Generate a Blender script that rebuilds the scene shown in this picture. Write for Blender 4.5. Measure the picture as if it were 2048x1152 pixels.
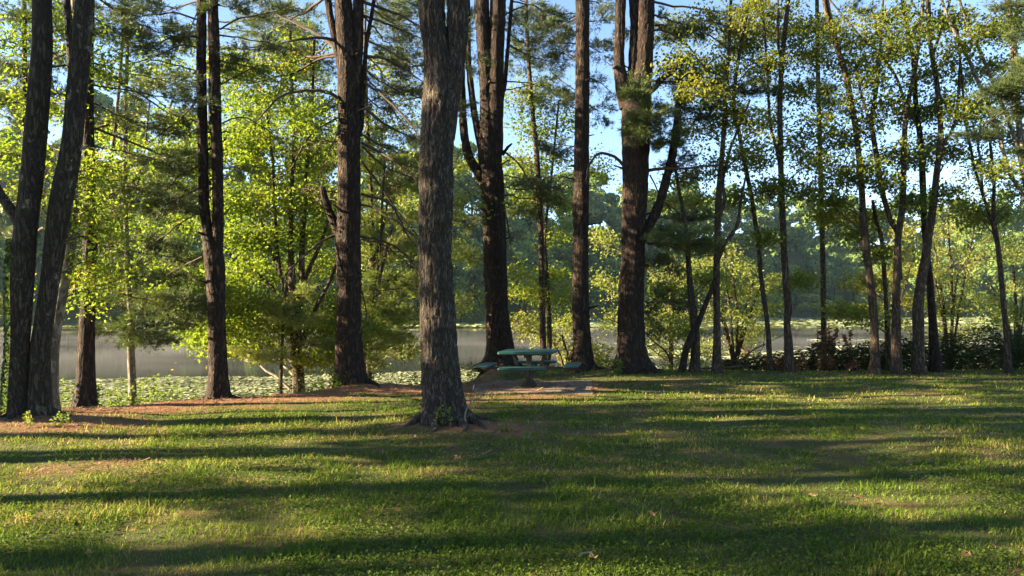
import bpy, math
import numpy as np
from math import radians

# ------------------------------------------------------------------ clear
for o in list(bpy.data.objects):
    bpy.data.objects.remove(o)
scene = bpy.context.scene
col = scene.collection

# ------------------------------------------------------------------ camera, sky, sun, exposure
EYE = 1.65
F = 1490.0            # focal length in pixels of the 2048 px wide photograph
HOR = 616.0           # row of the horizon
cam = bpy.data.cameras.new('camera')
cam.sensor_width = 36.0
cam.lens = F / 2048 * 36
cam.shift_y = (HOR - 576) / 2048
cam.clip_start = 0.05
cam.clip_end = 3000
camo = bpy.data.objects.new('camera', cam)
camo.location = (0, 0, EYE)
camo.rotation_euler = (radians(90), 0, 0)
col.objects.link(camo)
scene.camera = camo

SUN_EL, SUN_AZ = 19.0, -96.0       # azimuth clockwise from +Y (the view direction)
world = bpy.data.worlds.new("World")
scene.world = world
world.use_nodes = True
wn = world.node_tree
bg = wn.nodes['Background']
sky = wn.nodes.new('ShaderNodeTexSky')
sky.sky_type = 'NISHITA'
sky.sun_disc = False
sky.sun_elevation = radians(SUN_EL)
sky.sun_rotation = radians(SUN_AZ)
sky.air_density = 0.75
sky.dust_density = 0.15
sky.ozone_density = 1.8
wn.links.new(sky.outputs[0], bg.inputs[0])
bg.inputs[1].default_value = 0.05

sun = bpy.data.lights.new('sun', 'SUN')
sun.energy = 5.0
sun.angle = radians(0.55)
sun.color = (1.0, 0.80, 0.52)
suno = bpy.data.objects.new('sun', sun)
suno.rotation_euler = (radians(90 - SUN_EL), 0, radians(180 - SUN_AZ) )
col.objects.link(suno)
_d = np.array([math.sin(radians(SUN_AZ)) * math.cos(radians(SUN_EL)), math.cos(radians(SUN_AZ)) * math.cos(radians(SUN_EL)), math.sin(radians(SUN_EL))])
from mathutils import Vector
suno.rotation_euler = Vector(_d).to_track_quat('Z', 'Y').to_euler()
suno.location = tuple(_d * 60)

vs = scene.view_settings
vs.view_transform = 'Standard'
vs.look = 'None'
vs.exposure = 3.08
vs.gamma = 1
vs.use_curve_mapping = False
cy = scene.cycles
cy.max_bounces = 7
cy.diffuse_bounces = 4
cy.glossy_bounces = 2
cy.transmission_bounces = 4
cy.transparent_max_bounces = 4
cy.volume_bounces = 0
cy.use_denoising = True
cy.denoiser = 'OPENIMAGEDENOISE'
cy.denoising_prefilter = 'ACCURATE'
cy.caustics_reflective = False
cy.caustics_refractive = False
cy.sample_clamp_indirect = 6

# ------------------------------------------------------------------ helpers: numpy noise
def _hash(i, j, k, s):
    h = (i.astype(np.uint32) * np.uint32(374761393) + j.astype(np.uint32) * np.uint32(668265263)
         + k.astype(np.uint32) * np.uint32(2246822519) + np.uint32(s * 3266489917 % 4294967295))
    h = (h ^ (h >> np.uint32(13))) * np.uint32(1274126177)
    h = h ^ (h >> np.uint32(16))
    return (h & np.uint32(0xffffff)).astype(np.float64) / 16777215.0

def noise3(x, y, z, s=0):
    x, y, z = np.broadcast_arrays(np.asarray(x, float), np.asarray(y, float), np.asarray(z, float))
    xi, yi, zi = np.floor(x), np.floor(y), np.floor(z)
    fx, fy, fz = x - xi, y - yi, z - zi
    fx, fy, fz = [t * t * (3 - 2 * t) for t in (fx, fy, fz)]
    xi, yi, zi = xi.astype(np.int64), yi.astype(np.int64), zi.astype(np.int64)
    r = 0
    for a in (0, 1):
        for b in (0, 1):
            for c in (0, 1):
                w = (fx if a else 1 - fx) * (fy if b else 1 - fy) * (fz if c else 1 - fz)
                r = r + w * _hash(xi + a, yi + b, zi + c, s)
    return r

def fbm(x, y, z=0.0, s=0, octv=3):
    r, a, t = 0, 1.0, 0
    for o in range(octv):
        r = r + a * noise3(np.asarray(x) * 2 ** o, np.asarray(y) * 2 ** o, np.asarray(z) * 2 ** o, s + o)
        t += a
        a *= 0.5
    return r / t

def unit(v):
    return v / np.maximum(np.linalg.norm(v, axis=-1, keepdims=True), 1e-9)

# ------------------------------------------------------------------ helpers: meshes
class MB:
    """collects vertices, faces and one colour value per vertex"""
    def __init__(self):
        self.V, self.F, self.A, self.n = [], [], [], 0
    def add(self, V, *faces, val=0.5):
        V = np.asarray(V, float).reshape(-1, 3)
        for f in faces:
            f = np.asarray(f, np.int64)
            if f.size:
                self.F.append(f + self.n)
        self.V.append(V)
        self.A.append(np.broadcast_to(np.asarray(val, float), (len(V),)).copy())
        self.n += len(V)
    def mesh(self, name, mat, smooth=True):
        me = bpy.data.meshes.new(name)
        V = np.concatenate(self.V)
        me.vertices.add(len(V))
        me.vertices.foreach_set('co', V.astype(np.float32).ravel())
        loops = np.concatenate([f.ravel() for f in self.F])
        tot = np.concatenate([np.full(len(f), f.shape[1]) for f in self.F])
        st = np.concatenate([[0], np.cumsum(tot)[:-1]])
        me.loops.add(len(loops))
        me.loops.foreach_set('vertex_index', loops.astype(np.int32))
        me.polygons.add(len(tot))
        me.polygons.foreach_set('loop_start', st.astype(np.int32))
        me.polygons.foreach_set('loop_total', tot.astype(np.int32))
        me.polygons.foreach_set('use_smooth', np.full(len(tot), bool(smooth)))
        at = me.attributes.new('v', 'FLOAT', 'POINT')
        at.data.foreach_set('value', np.concatenate(self.A).astype(np.float32))
        me.update(calc_edges=True)
        if mat is not None:
            me.materials.append(mat)
        return me
    def build(self, name, mat, parent=None, smooth=True):
        if not self.n or not self.F:
            return None
        o = bpy.data.objects.new(name, self.mesh(name, mat, smooth))
        col.objects.link(o)
        if parent is not None:
            o.parent = parent
            o.matrix_parent_inverse = parent.matrix_world.inverted()
        return o

def tag(o, label=None, cat=None, group=None, kind=None):
    for k, v in (('label', label), ('category', cat), ('group', group), ('kind', kind)):
        if v:
            o[k] = v
    return o

def thing(name, label, cat, loc, group=None):
    o = bpy.data.objects.new(name, None)
    o.empty_display_size = 0.2
    o.location = loc
    col.objects.link(o)
    bpy.context.view_layer.update()
    return tag(o, label, cat, group)

def tubes(P, R, seg=5):
    """P (k,n,3), R (k,n) -> verts and quads of k swept tubes"""
    k, n, _ = P.shape
    T = np.gradient(P, axis=1)
    T = unit(T)
    mean = unit(P[:, -1] - P[:, 0])
    ref = np.where(np.abs(mean[:, 2:3]) > 0.8, np.array([[1.0, 0, 0]]), np.array([[0, 0, 1.0]]))[:, None, :]
    U = unit(np.cross(T, np.broadcast_to(ref, T.shape)))
    W = np.cross(T, U)
    a = np.arange(seg) * 2 * np.pi / seg
    V = P[:, :, None] + R[:, :, None, None] * (U[:, :, None] * np.cos(a)[None, None, :, None] + W[:, :, None] * np.sin(a)[None, None, :, None])
    b = np.arange(k)[:, None, None] * (n * seg) + np.arange(n - 1)[None, :, None] * seg
    s = np.arange(seg)[None, None, :]
    s2 = (s + 1) % seg
    Q = np.stack([b + s, b + s2, b + seg + s2, b + seg + s], -1).reshape(-1, 4)
    return V.reshape(-1, 3), Q

def bezier(A, B, up, n, rng, wob=0.04):
    """k curves from A to B, bulging upwards by up*length"""
    A, B = np.atleast_2d(A), np.atleast_2d(B)
    d = B - A
    L = np.linalg.norm(d, axis=1, keepdims=True)
    C = A + d * 0.45 + np.array([[0, 0, 1.0]]) * L * up
    C = C + rng.normal(0, 0.06, C.shape) * L
    t = np.linspace(0, 1, n)[None, :, None]
    P = (1 - t) ** 2 * A[:, None] + 2 * t * (1 - t) * C[:, None] + t * t * B[:, None]
    w = rng.normal(0, wob, P.shape) * L[:, None] * (t * (1.15 - t))
    return P + w * 0.5

def smooth_path(pts, step):
    """Catmull-Rom through pts (n,k) resampled at about step metres"""
    p = np.asarray(pts, float)
    if len(p) == 2:
        p = np.vstack([p[0], p.mean(0), p[1]])
    q = np.vstack([2 * p[0] - p[1], p, 2 * p[-1] - p[-2]])
    out = []
    for i in range(1, len(q) - 2):
        L = np.linalg.norm(q[i + 1][:3] - q[i][:3])
        m = max(2, int(L / step))
        t = (np.arange(m) / m)[:, None]
        a, b, c, d = q[i - 1], q[i], q[i + 1], q[i + 2]
        out.append(0.5 * (2 * b + (c - a) * t + (2 * a - 5 * b + 4 * c - d) * t * t + (3 * b - a - 3 * c + d) * t ** 3))
    out.append(q[-2][None])
    return np.vstack(out)

def leaves(cen, nrm, size, rng, fold=0.25, asp=0.8):
    """folded four point leaves: cen (k,3), nrm (k,3), size (k,)"""
    k = len(cen)
    nrm = unit(nrm)
    t = unit(np.cross(nrm, unit(rng.normal(size=(k, 3)))))
    b = np.cross(nrm, t)
    s = size[:, None]
    tip = cen + t * s * 0.6
    base = cen - t * s * 0.45
    l = cen + b * s * asp * 0.5 + nrm * s * fold * 0.5
    r = cen - b * s * asp * 0.5 + nrm * s * fold * 0.5
    V = np.stack([base, l, tip, r], 1).reshape(-1, 3)
    i = np.arange(k)[:, None] * 4
    T = np.concatenate([i + np.array([[0, 2, 1]]), i + np.array([[0, 3, 2]])])
    return V, T

def needles(pos, dirs, length, width, n, spread, rng):
    """tufts: n thin triangles from each pos"""
    k = len(pos)
    d = unit(dirs[:, None] + rng.normal(0, spread, (k, n, 3)))
    p0 = np.repeat(pos[:, None], n, 1)
    L = length * rng.uniform(0.7, 1.15, (k, n, 1))
    s = unit(np.cross(d, unit(rng.normal(size=(k, n, 3))))) * width * 0.5
    base = p0 + d * L * 0.08
    V = np.stack([base - s, base + s, p0 + d * L], 2).reshape(-1, 3)
    T = np.arange(k * n * 3).reshape(-1, 3)
    return V, T

def px(x, y, D):
    """the point at distance D ahead of the camera behind photograph pixel x, y"""
    return np.array([(x - 1024) / F * D, D, EYE + (HOR - y) / F * D])

# ------------------------------------------------------------------ helpers: materials
def new_mat(name):
    m = bpy.data.materials.new(name)
    m.use_nodes = True
    nt = m.node_tree
    for n in list(nt.nodes):
        nt.nodes.remove(n)
    out = nt.nodes.new('ShaderNodeOutputMaterial')
    return m, nt, out

def node(nt, typ, **kw):
    n = nt.nodes.new(typ)
    for k, v in kw.items():
        if hasattr(n, k):
            setattr(n, k, v)
        else:
            n.inputs[k.replace('_', ' ')].default_value = v
    return n

def ramp(nt, fac, stops):
    r = nt.nodes.new('ShaderNodeValToRGB')
    e = r.color_ramp.elements
    while len(e) < len(stops):
        e.new(0.5)
    for el, (p, c) in zip(e, stops):
        el.position = p
        el.color = (*c, 1)
    nt.links.new(fac, r.inputs[0])
    return r.outputs[0]

def coords(nt, scale, kind='Object'):
    tc = nt.nodes.new('ShaderNodeTexCoord')
    mp = nt.nodes.new('ShaderNodeMapping')
    mp.inputs['Scale'].default_value = scale
    nt.links.new(tc.outputs[kind], mp.inputs[0])
    return mp.outputs[0]

def mixc(nt, fac, a, b, typ='MIX'):
    m = nt.nodes.new('ShaderNodeMix')
    m.data_type = 'RGBA'
    m.blend_type = typ
    for sock, v in ((m.inputs[0], fac), (m.inputs[6], a), (m.inputs[7], b)):
        if hasattr(v, 'is_linked') or hasattr(v, 'links'):
            nt.links.new(v, sock)
        else:
            sock.default_value = v if isinstance(v, (int, float)) else (*v, 1)
    return m.outputs[2]

def bark_mat(name, dark, light, scale=9.0, stretch=0.22, bump=0.7, moss=None, moss_amt=0.55, rough=0.9):
    m, nt, out = new_mat(name)
    c1 = coords(nt, (scale, scale, scale * stretch))
    n1 = node(nt, 'ShaderNodeTexNoise', Scale=1.6, Detail=6.0, Roughness=0.62)
    nt.links.new(c1, n1.inputs['Vector'])
    v1 = node(nt, 'ShaderNodeTexNoise', Scale=2.2, Detail=2.5, Roughness=0.55, Distortion=0.6)
    nt.links.new(c1, v1.inputs['Vector'])
    fur = ramp(nt, v1.outputs['Fac'], [(0.36, (0.35, 0.35, 0.35)), (0.47, (0, 0, 0)), (0.52, (0.15, 0.15, 0.15)), (0.6, (1, 1, 1))])
    c2 = coords(nt, (1.3, 1.3, 0.6))
    n2 = node(nt, 'ShaderNodeTexNoise', Scale=1.5, Detail=3.0)
    nt.links.new(c2, n2.inputs['Vector'])
    base = ramp(nt, n1.outputs['Fac'], [(0.3, dark), (0.68, light)])
    base = mixc(nt, n2.outputs['Fac'], base, mixc(nt, 0.6, base, tuple(x * 0.7 for x in light)))
    cc = mixc(nt, fur, tuple(x * 0.55 for x in dark), base)
    if moss:
        n3 = node(nt, 'ShaderNodeTexNoise', Scale=5.0, Detail=5.0, Roughness=0.7)
        nt.links.new(coords(nt, (1, 1, 0.7)), n3.inputs['Vector'])
        mk = ramp(nt, n3.outputs['Fac'], [(moss_amt, (0, 0, 0)), (moss_amt + 0.08, (1, 1, 1))])
        cc = mixc(nt, mk, cc, moss)
    p = node(nt, 'ShaderNodeBsdfPrincipled', Roughness=rough)
    p.inputs['Specular IOR Level'].default_value = 0.25
    nt.links.new(cc, p.inputs['Base Color'])
    hm = mixc(nt, 0.45, fur, n1.outputs['Fac'])
    bp = node(nt, 'ShaderNodeBump', Strength=bump, Distance=0.05)
    nt.links.new(hm, bp.inputs['Height'])
    nt.links.new(bp.outputs[0], p.inputs['Normal'])
    nt.links.new(p.outputs[0], out.inputs[0])
    return m

def leaf_mat(name, stops, trans, tcol_gain=(1.3, 1.35, 0.7), rough=0.6, spec=0.15):
    """a leaf: colour by the per leaf value v, part of the light goes through"""
    m, nt, out = new_mat(name)
    at = node(nt, 'ShaderNodeAttribute', attribute_name='v')
    c = ramp(nt, at.outputs['Fac'], stops)
    p = node(nt, 'ShaderNodeBsdfPrincipled', Roughness=rough)
    p.inputs['Specular IOR Level'].default_value = spec
    nt.links.new(c, p.inputs['Base Color'])
    t = nt.nodes.new('ShaderNodeBsdfTranslucent')
    nt.links.new(mixc(nt, 1.0, c, tcol_gain, 'MULTIPLY'), t.inputs[0])
    mx = nt.nodes.new('ShaderNodeMixShader')
    mx.inputs[0].default_value = trans
    nt.links.new(p.outputs[0], mx.inputs[1])
    nt.links.new(t.outputs[0], mx.inputs[2])
    nt.links.new(mx.outputs[0], out.inputs[0])
    return m

def plain_mat(name, c1, c2, scale=12.0, rough=0.8, bump=0.2, spec=0.4, detail=5.0):
    m, nt, out = new_mat(name)
    n1 = node(nt, 'ShaderNodeTexNoise', Scale=1.0, Detail=detail, Roughness=0.65)
    nt.links.new(coords(nt, (scale, scale, scale)), n1.inputs['Vector'])
    p = node(nt, 'ShaderNodeBsdfPrincipled', Roughness=rough)
    p.inputs['Specular IOR Level'].default_value = spec
    nt.links.new(ramp(nt, n1.outputs['Fac'], [(0.33, c1), (0.67, c2)]), p.inputs['Base Color'])
    if bump:
        bp = node(nt, 'ShaderNodeBump', Strength=bump, Distance=0.02)
        nt.links.new(n1.outputs['Fac'], bp.inputs['Height'])
        nt.links.new(bp.outputs[0], p.inputs['Normal'])
    nt.links.new(p.outputs[0], out.inputs[0])
    return m

M = {}
M['pine_bark'] = bark_mat('pine_bark', (0.019, 0.012, 0.0085), (0.08, 0.05, 0.034), 10.0, 0.26, 0.9)
M['oak_bark'] = bark_mat('oak_bark', (0.038, 0.03, 0.024), (0.145, 0.117, 0.092), 18.0, 0.22, 0.7, moss=(0.11, 0.125, 0.085), moss_amt=0.63)
M['mossy_bark'] = bark_mat('mossy_bark', (0.025, 0.02, 0.015), (0.092, 0.073, 0.053), 14.0, 0.2, 0.8, moss=(0.17, 0.17, 0.12), moss_amt=0.6)
M['smooth_bark'] = bark_mat('smooth_bark', (0.14, 0.115, 0.085), (0.27, 0.23, 0.18), 6.0, 0.5, 0.25, moss=(0.3, 0.28, 0.22), moss_amt=0.62)
M['thin_bark'] = bark_mat('thin_bark', (0.045, 0.032, 0.023), (0.15, 0.105, 0.07), 12.0, 0.25, 0.6)
M['twig_bark'] = plain_mat('twig_bark', (0.03, 0.021, 0.015), (0.075, 0.052, 0.038), 10, 0.9, 0)
M['grey_twig'] = plain_mat('grey_twig', (0.13, 0.105, 0.085), (0.26, 0.22, 0.18), 10, 0.9, 0)
M['maple_leaf'] = leaf_mat('maple_leaf', [(0.0, (0.09, 0.15, 0.018)), (0.5, (0.155, 0.22, 0.028)), (0.9, (0.23, 0.26, 0.04)), (1.0, (0.32, 0.21, 0.035))], 0.52)
M['green_leaf'] = leaf_mat('green_leaf', [(0.0, (0.06, 0.095, 0.016)), (0.6, (0.13, 0.16, 0.026)), (1.0, (0.22, 0.215, 0.04))], 0.52)
M['pale_leaf'] = leaf_mat('pale_leaf', [(0.0, (0.12, 0.16, 0.035)), (0.6, (0.2, 0.235, 0.052)), (1.0, (0.28, 0.28, 0.08))], 0.52)
M['pine_needle'] = leaf_mat('pine_needle', [(0.0, (0.05, 0.075, 0.03)), (0.6, (0.085, 0.115, 0.042)), (0.93, (0.12, 0.14, 0.05)), (1.0, (0.2, 0.12, 0.045))], 0.22, rough=0.45)
M['light_needle'] = leaf_mat('light_needle', [(0.0, (0.13, 0.175, 0.05)), (0.6, (0.2, 0.24, 0.07)), (1.0, (0.27, 0.27, 0.09))], 0.38, rough=0.45)
M['far_leaf'] = leaf_mat('far_leaf', [(0.0, (0.035, 0.075, 0.024)), (0.6, (0.085, 0.14, 0.034)), (1.0, (0.16, 0.2, 0.05))], 0.18)
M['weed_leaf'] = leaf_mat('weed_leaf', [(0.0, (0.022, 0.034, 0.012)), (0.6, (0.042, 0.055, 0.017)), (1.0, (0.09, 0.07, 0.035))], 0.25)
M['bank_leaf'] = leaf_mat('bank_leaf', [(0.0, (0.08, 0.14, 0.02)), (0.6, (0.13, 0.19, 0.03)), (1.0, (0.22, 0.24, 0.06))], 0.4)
M['dead_leaf'] = leaf_mat('dead_leaf', [(0.0, (0.1, 0.04, 0.022)), (1.0, (0.25, 0.11, 0.055))], 0.25)
M['straw'] = leaf_mat('straw', [(0.0, (0.07, 0.035, 0.02)), (0.5, (0.24, 0.125, 0.065)), (1.0, (0.42, 0.26, 0.15))], 0.05)
M['tan_leaf'] = leaf_mat('tan_leaf', [(0.0, (0.3, 0.17, 0.08)), (1.0, (0.42, 0.27, 0.14))], 0.25)
M['grass'] = leaf_mat('grass', [(0.0, (0.045, 0.08, 0.01)), (0.45, (0.1, 0.16, 0.018)), (0.74, (0.185, 0.21, 0.034)), (0.9, (0.33, 0.26, 0.1)), (1.0, (0.42, 0.32, 0.16))], 0.35, rough=0.6, spec=0.1)
M['lily'] = leaf_mat('lily', [(0.0, (0.2, 0.23, 0.1)), (0.6, (0.31, 0.33, 0.17)), (1.0, (0.42, 0.41, 0.25))], 0.15, rough=0.5, spec=0.25)
M['ivy_leaf'] = leaf_mat('ivy_leaf', [(0.0, (0.03, 0.06, 0.015)), (1.0, (0.08, 0.12, 0.03))], 0.3)
M['green_plastic'] = plain_mat('green_plastic', (0.003, 0.036, 0.032), (0.009, 0.062, 0.054), 9, 0.5, 0.25, 0.4)
M['post_metal'] = plain_mat('post_metal', (0.016, 0.022, 0.016), (0.045, 0.04, 0.028), 12, 0.6, 0.1, 0.4)
M['concrete'] = plain_mat('concrete', (0.13, 0.095, 0.068), (0.26, 0.2, 0.15), 3, 0.9, 0.25, 0.2, 8.0)

# ------------------------------------------------------------------ the ground
BX = np.array([-60, -30, -12, -8.0, -6.7, -5.4, -4.0, -2.9, -1.2, -0.75, -0.45, 0.6, 2.0, 5.0, 14.0, 40, 80])
BY = np.array([8.0, 8.5, 10.2, 11.4, 12.5, 13.6, 14.5, 15.7, 15.9, 17.6, 20.4, 21.0, 20.3, 19.9, 20.0, 21, 22])
WATER = -1.2

def brow(x):
    return sum(np.interp(x + d, BX, BY) for d in (-0.25, -0.12, 0, 0.12, 0.25)) / 5

def bank(x, y):
    """distance past the edge of the bank, negative on the lawn"""
    e = 0.2
    g = (brow(x + e) - brow(x - e)) / (2 * e)
    return (y - brow(x)) / np.sqrt(1 + g * g)

FX = np.array([-400, -130, -75, -20, 10, 45, 90, 160, 400])
FYy = np.array([20, 60, 100, 118, 150, 185, 215, 225, 230])
MOUNDS = []          # (x, y, height, radius)

def ground(x, y):
    x, y = np.asarray(x, float), np.asarray(y, float)
    s = bank(x, y)
    t = np.clip(s / 6.5, 0, 1)
    h = -1.75 * (1 - (1 - t) ** 2)
    h = h + 0.05 * (fbm(x * 0.35, y * 0.35, 0, 3) - 0.5) * 2 + 0.025 * (noise3(x * 1.7, y * 1.7, 0, 8) - 0.5)
    w = np.clip(1.6 - np.sqrt(((x - 0.4) / 1.7) ** 2 + ((y - 15.6) / 1.7) ** 2), 0, 1)
    w = np.where(s < 0.3, w, 0)
    h = h * (1 - w) + w * 0.016 * (x - 0.4)
    for mx, my, mh, mr in MOUNDS:
        h = h + mh * np.exp(-((x - mx) ** 2 + (y - my) ** 2) / mr ** 2)
    far = y - np.interp(x, FX, FYy)
    u = np.clip(far / 85, 0, 1)
    hill = 25 * u * u * (3 - 2 * u) + np.clip(far, 0, 400) * 0.03 + 6 * (fbm(x * 0.012, y * 0.012, 0, 5) - 0.5) * u
    hill = hill + 24 * np.clip((-60 - x) / 90, 0, 1) ** 1.2 * np.clip(far / 50, 0, 1)
    hill = hill * np.where(far > 0, 1, 0) + np.clip(far / 4, 0, 1) * 1.9 - 1.75
    return np.where(y > 60, hill, np.where(x < -110, np.maximum(h, hill), h))

def dirt(x, y):
    """1 where pine straw and soil show through the grass"""
    s = bank(x, y)
    n = fbm(x * 0.55, y * 0.9, 0, 21)
    n2 = fbm(x * 1.9, y * 2.4, 0, 31)
    left = np.clip((-0.2 - x) / 1.2, 0, 1)
    strip = np.exp(-((s + 0.45) / 1.0) ** 2) * left * 1.25
    strip = np.maximum(strip, np.clip(s / 0.8 + 0.6, 0, 1) * 0.8)
    patch = np.clip((n - 0.46) * 5, 0, 1) * np.clip((0.8 - x) / 3, 0.04, 1) * np.clip((y - 5.5) / 3, 0, 1) * 0.22
    oak = 1.4 * np.exp(-(((x + 0.5) / .8) ** 2 + ((y - 9.95) / 0.5) ** 2))
    cl = 1.2 * np.exp(-(((x + 6.6) / 1.5) ** 2 + ((y - 10.3) / 0.8) ** 2))
    pad = 1.1 * np.exp(-(((x - 0.3) / 2.0) ** 2 + ((y - 15.3) / 1.7) ** 2))
    back = np.exp(-((s + 0.3) / 0.6) ** 2) * np.clip((4 - x) / 2, 0, 1) * 0.8
    return np.clip(np.maximum.reduce([strip, patch, oak, cl, pad, back]) + (n2 - 0.5) * 1.3, 0, 1)

# tree bases stand on low mounds
MOUNDS += [(-3.42, 15.75, 0.13, 1.1), (-0.95, 10.2, 0.10, 0.9), (-6.7, 10.6, 0.12, 1.2), (3.0, 18.6, 0.1, 1.2), (-0.45, 20.4, 0.1, 1.2), (1.7, 18.9, 0.06, 0.8)]

def grid_sheet(xs, ys, fz, name, mat):
    X, Y = np.meshgrid(xs, ys)
    Z = fz(X, Y)
    nx, ny = len(xs), len(ys)
    i = np.arange(nx - 1)[None, :] + np.arange(ny - 1)[:, None] * nx
    Q = np.stack([i, i + 1, i + nx + 1, i + nx], -1).reshape(-1, 4)
    mb = MB()
    mb.add(np.stack([X, Y, Z], -1).reshape(-1, 3), Q, val=np.where(Y < 60, dirt(X, Y), 0.0).ravel())
    return mb.build(name, mat)

def ground_mat():
    m, nt, out = new_mat('ground_soil')
    at = node(nt, 'ShaderNodeAttribute', attribute_name='v')
    n1 = node(nt, 'ShaderNodeTexNoise', Scale=1.0, Detail=8.0, Roughness=0.7)
    nt.links.new(coords(nt, (9, 9, 9)), n1.inputs['Vector'])
    n2 = node(nt, 'ShaderNodeTexNoise', Scale=1.0, Detail=6.0, Roughness=0.75)
    nt.links.new(coords(nt, (60, 25, 40)), n2.inputs['Vector'])
    turf = ramp(nt, n1.outputs['Fac'], [(0.3, (0.035, 0.045, 0.013)), (0.7, (0.085, 0.085, 0.03))])
    straw = ramp(nt, n2.outputs['Fac'], [(0.28, (0.10, 0.048, 0.026)), (0.5, (0.23, 0.115, 0.062)), (0.72, (0.36, 0.20, 0.115))])
    c = mixc(nt, at.outputs['Fac'], turf, straw)
    p = node(nt, 'ShaderNodeBsdfPrincipled', Roughness=0.95)
    p.inputs['Specular IOR Level'].default_value = 0.15
    nt.links.new(c, p.inputs['Base Color'])
    bp = node(nt, 'ShaderNodeBump', Strength=0.7, Distance=0.04)
    nt.links.new(n2.outputs['Fac'], bp.inputs['Height'])
    nt.links.new(bp.outputs[0], p.inputs['Normal'])
    nt.links.new(p.outputs[0], out.inputs[0])
    return m

M['ground'] = ground_mat()
xs = np.unique(np.concatenate([np.linspace(-420, -40, 50), np.linspace(-40, -12, 40), np.linspace(-12, 18, 170), np.linspace(18, 60, 50), np.linspace(60, 420, 50)]))
ys = np.unique(np.concatenate([np.linspace(-60, 3, 22), np.linspace(3, 26, 140), np.linspace(26, 90, 20), np.linspace(90, 420, 110)]))
tag(grid_sheet(xs, ys, ground, 'ground', M['ground']), 'lawn and lake banks running down to the water and up the far hills', kind='structure')

# the lake
def water_mat():
    m, nt, out = new_mat('lake_water')
    p = node(nt, 'ShaderNodeBsdfPrincipled', Roughness=0.06)
    p.inputs['Base Color'].default_value = (0.022, 0.024, 0.016, 1)
    p.inputs['IOR'].default_value = 1.33
    n1 = node(nt, 'ShaderNodeTexNoise', Scale=1.0, Detail=3.0)
    nt.links.new(coords(nt, (0.5, 2.2, 1)), n1.inputs['Vector'])
    bp = node(nt, 'ShaderNodeBump', Strength=0.05, Distance=0.05)
    nt.links.new(n1.outputs['Fac'], bp.inputs['Height'])
    nt.links.new(bp.outputs[0], p.inputs['Normal'])
    nt.links.new(p.outputs[0], out.inputs[0])
    return m
M['water'] = water_mat()
mb = MB()
mb.add([(-420, 10, WATER), (420, 10, WATER), (420, 300, WATER), (-420, 300, WATER)], [[0, 1, 2, 3]])
tag(mb.build('lake_water', M['water']), 'still brown lake water with thin mist over it', kind='structure')

# lily pads: a wide band by the near bank, another under the far shore
def lily_pads():
    rng = np.random.default_rng(5)
    mb = MB()
    def put(x, y, r, tilt, vs=1.0):
        k = len(x)
        a = np.linspace(0.25, 2 * np.pi - 0.25, 7)
        rot = rng.uniform(0, 2 * np.pi, k)[:, None]
        R = r[:, None] * rng.uniform(0.88, 1.08, (k, 7))
        lx, ly = R * np.cos(a[None] + rot), R * np.sin(a[None] + rot)
        td = rng.uniform(0, 2 * np.pi, k)[:, None]
        lz = (lx * np.cos(td) + ly * np.sin(td)) * tilt[:, None]
        lz = lz + np.abs(tilt)[:, None] * r[:, None] * 0.9
        cup = rng.uniform(0, 0.35, k)[:, None] * r[:, None] * rng.uniform(0, 1, (k, 7)) ** 2
        rim = np.stack([x[:, None] + lx, y[:, None] + ly, WATER + 0.012 + lz + cup], -1)
        cen = np.stack([x, y, WATER + 0.012 + np.abs(tilt) * r * 0.9], -1)[:, None]
        V = np.concatenate([cen, rim], 1).reshape(-1, 3)
        b = np.arange(k)[:, None, None] * 8
        j = np.arange(6)[None, :, None]
        T = (b + np.concatenate([np.zeros_like(j), j + 1, j + 2], -1)).reshape(-1, 3)
        mb.add(V, T, val=np.repeat(np.clip(rng.beta(2, 2, k) * vs, 0, 1), 8))
    # near band
    n = 56000
    y = rng.uniform(19, 39, n)
    x = rng.uniform(-1, 1, n) * (0.72 * y + 1.5)
    edge = np.interp(x, [-30, -22, -14, -7, -1, 6, 12, 18, 40], [27.5, 28.5, 30.5, 31.5, 35.5, 36.5, 34.5, 36, 36]) + 1.6 * (fbm(x * 0.5, y * 0.3, 0, 9) - 0.5)
    dens = fbm(x * 0.35, y * 0.6, 0, 12)
    ok = (y < edge) & (bank(x, y) > 2.9) & (rng.uniform(size=n) < np.clip((dens - 0.2) * 4, 0.35, 1))
    x, y = x[ok], y[ok]
    put(x, y, rng.uniform(0.042, 0.085, len(x)), np.where(rng.uniform(size=len(x)) < 0.1, rng.uniform(0.15, 0.5, len(x)), rng.uniform(0, 0.08, len(x))))
    # scattered rafts to the right and the far band
    n = 2600
    x, y = rng.uniform(8, 40, n), rng.uniform(36, 66, n)
    ok = fbm(x * 0.08, y * 0.35, 0, 17) > 0.56
    put(x[ok], y[ok], rng.uniform(0.2, 0.45, ok.sum()), rng.uniform(0, 0.1, ok.sum()))
    n = 15000
    x = rng.uniform(-90, 210, n)
    fy = np.interp(x, FX, FYy)
    nearedge = np.interp(x, [-90, -45, -20, 10, 40, 70, 100, 210], [70, 104, 105, 108, 105, 108, 108, 108])
    y = nearedge + (fy - nearedge) * rng.uniform(0, 1, n)
    ok = (fbm(x * 0.03, y * 0.1, 0, 19) > 0.36) & (y > nearedge)
    x, y = x[ok], y[ok]
    put(x, y, rng.uniform(0.45, 1.0, len(x)), rng.uniform(0, 0.2, len(x)), .2)
    return mb.build('lily_pads', M['lily'], smooth=False)
tag(lily_pads(), 'pale green lily pads crowding the lake along both banks', 'lily pads', kind='stuff')

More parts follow.
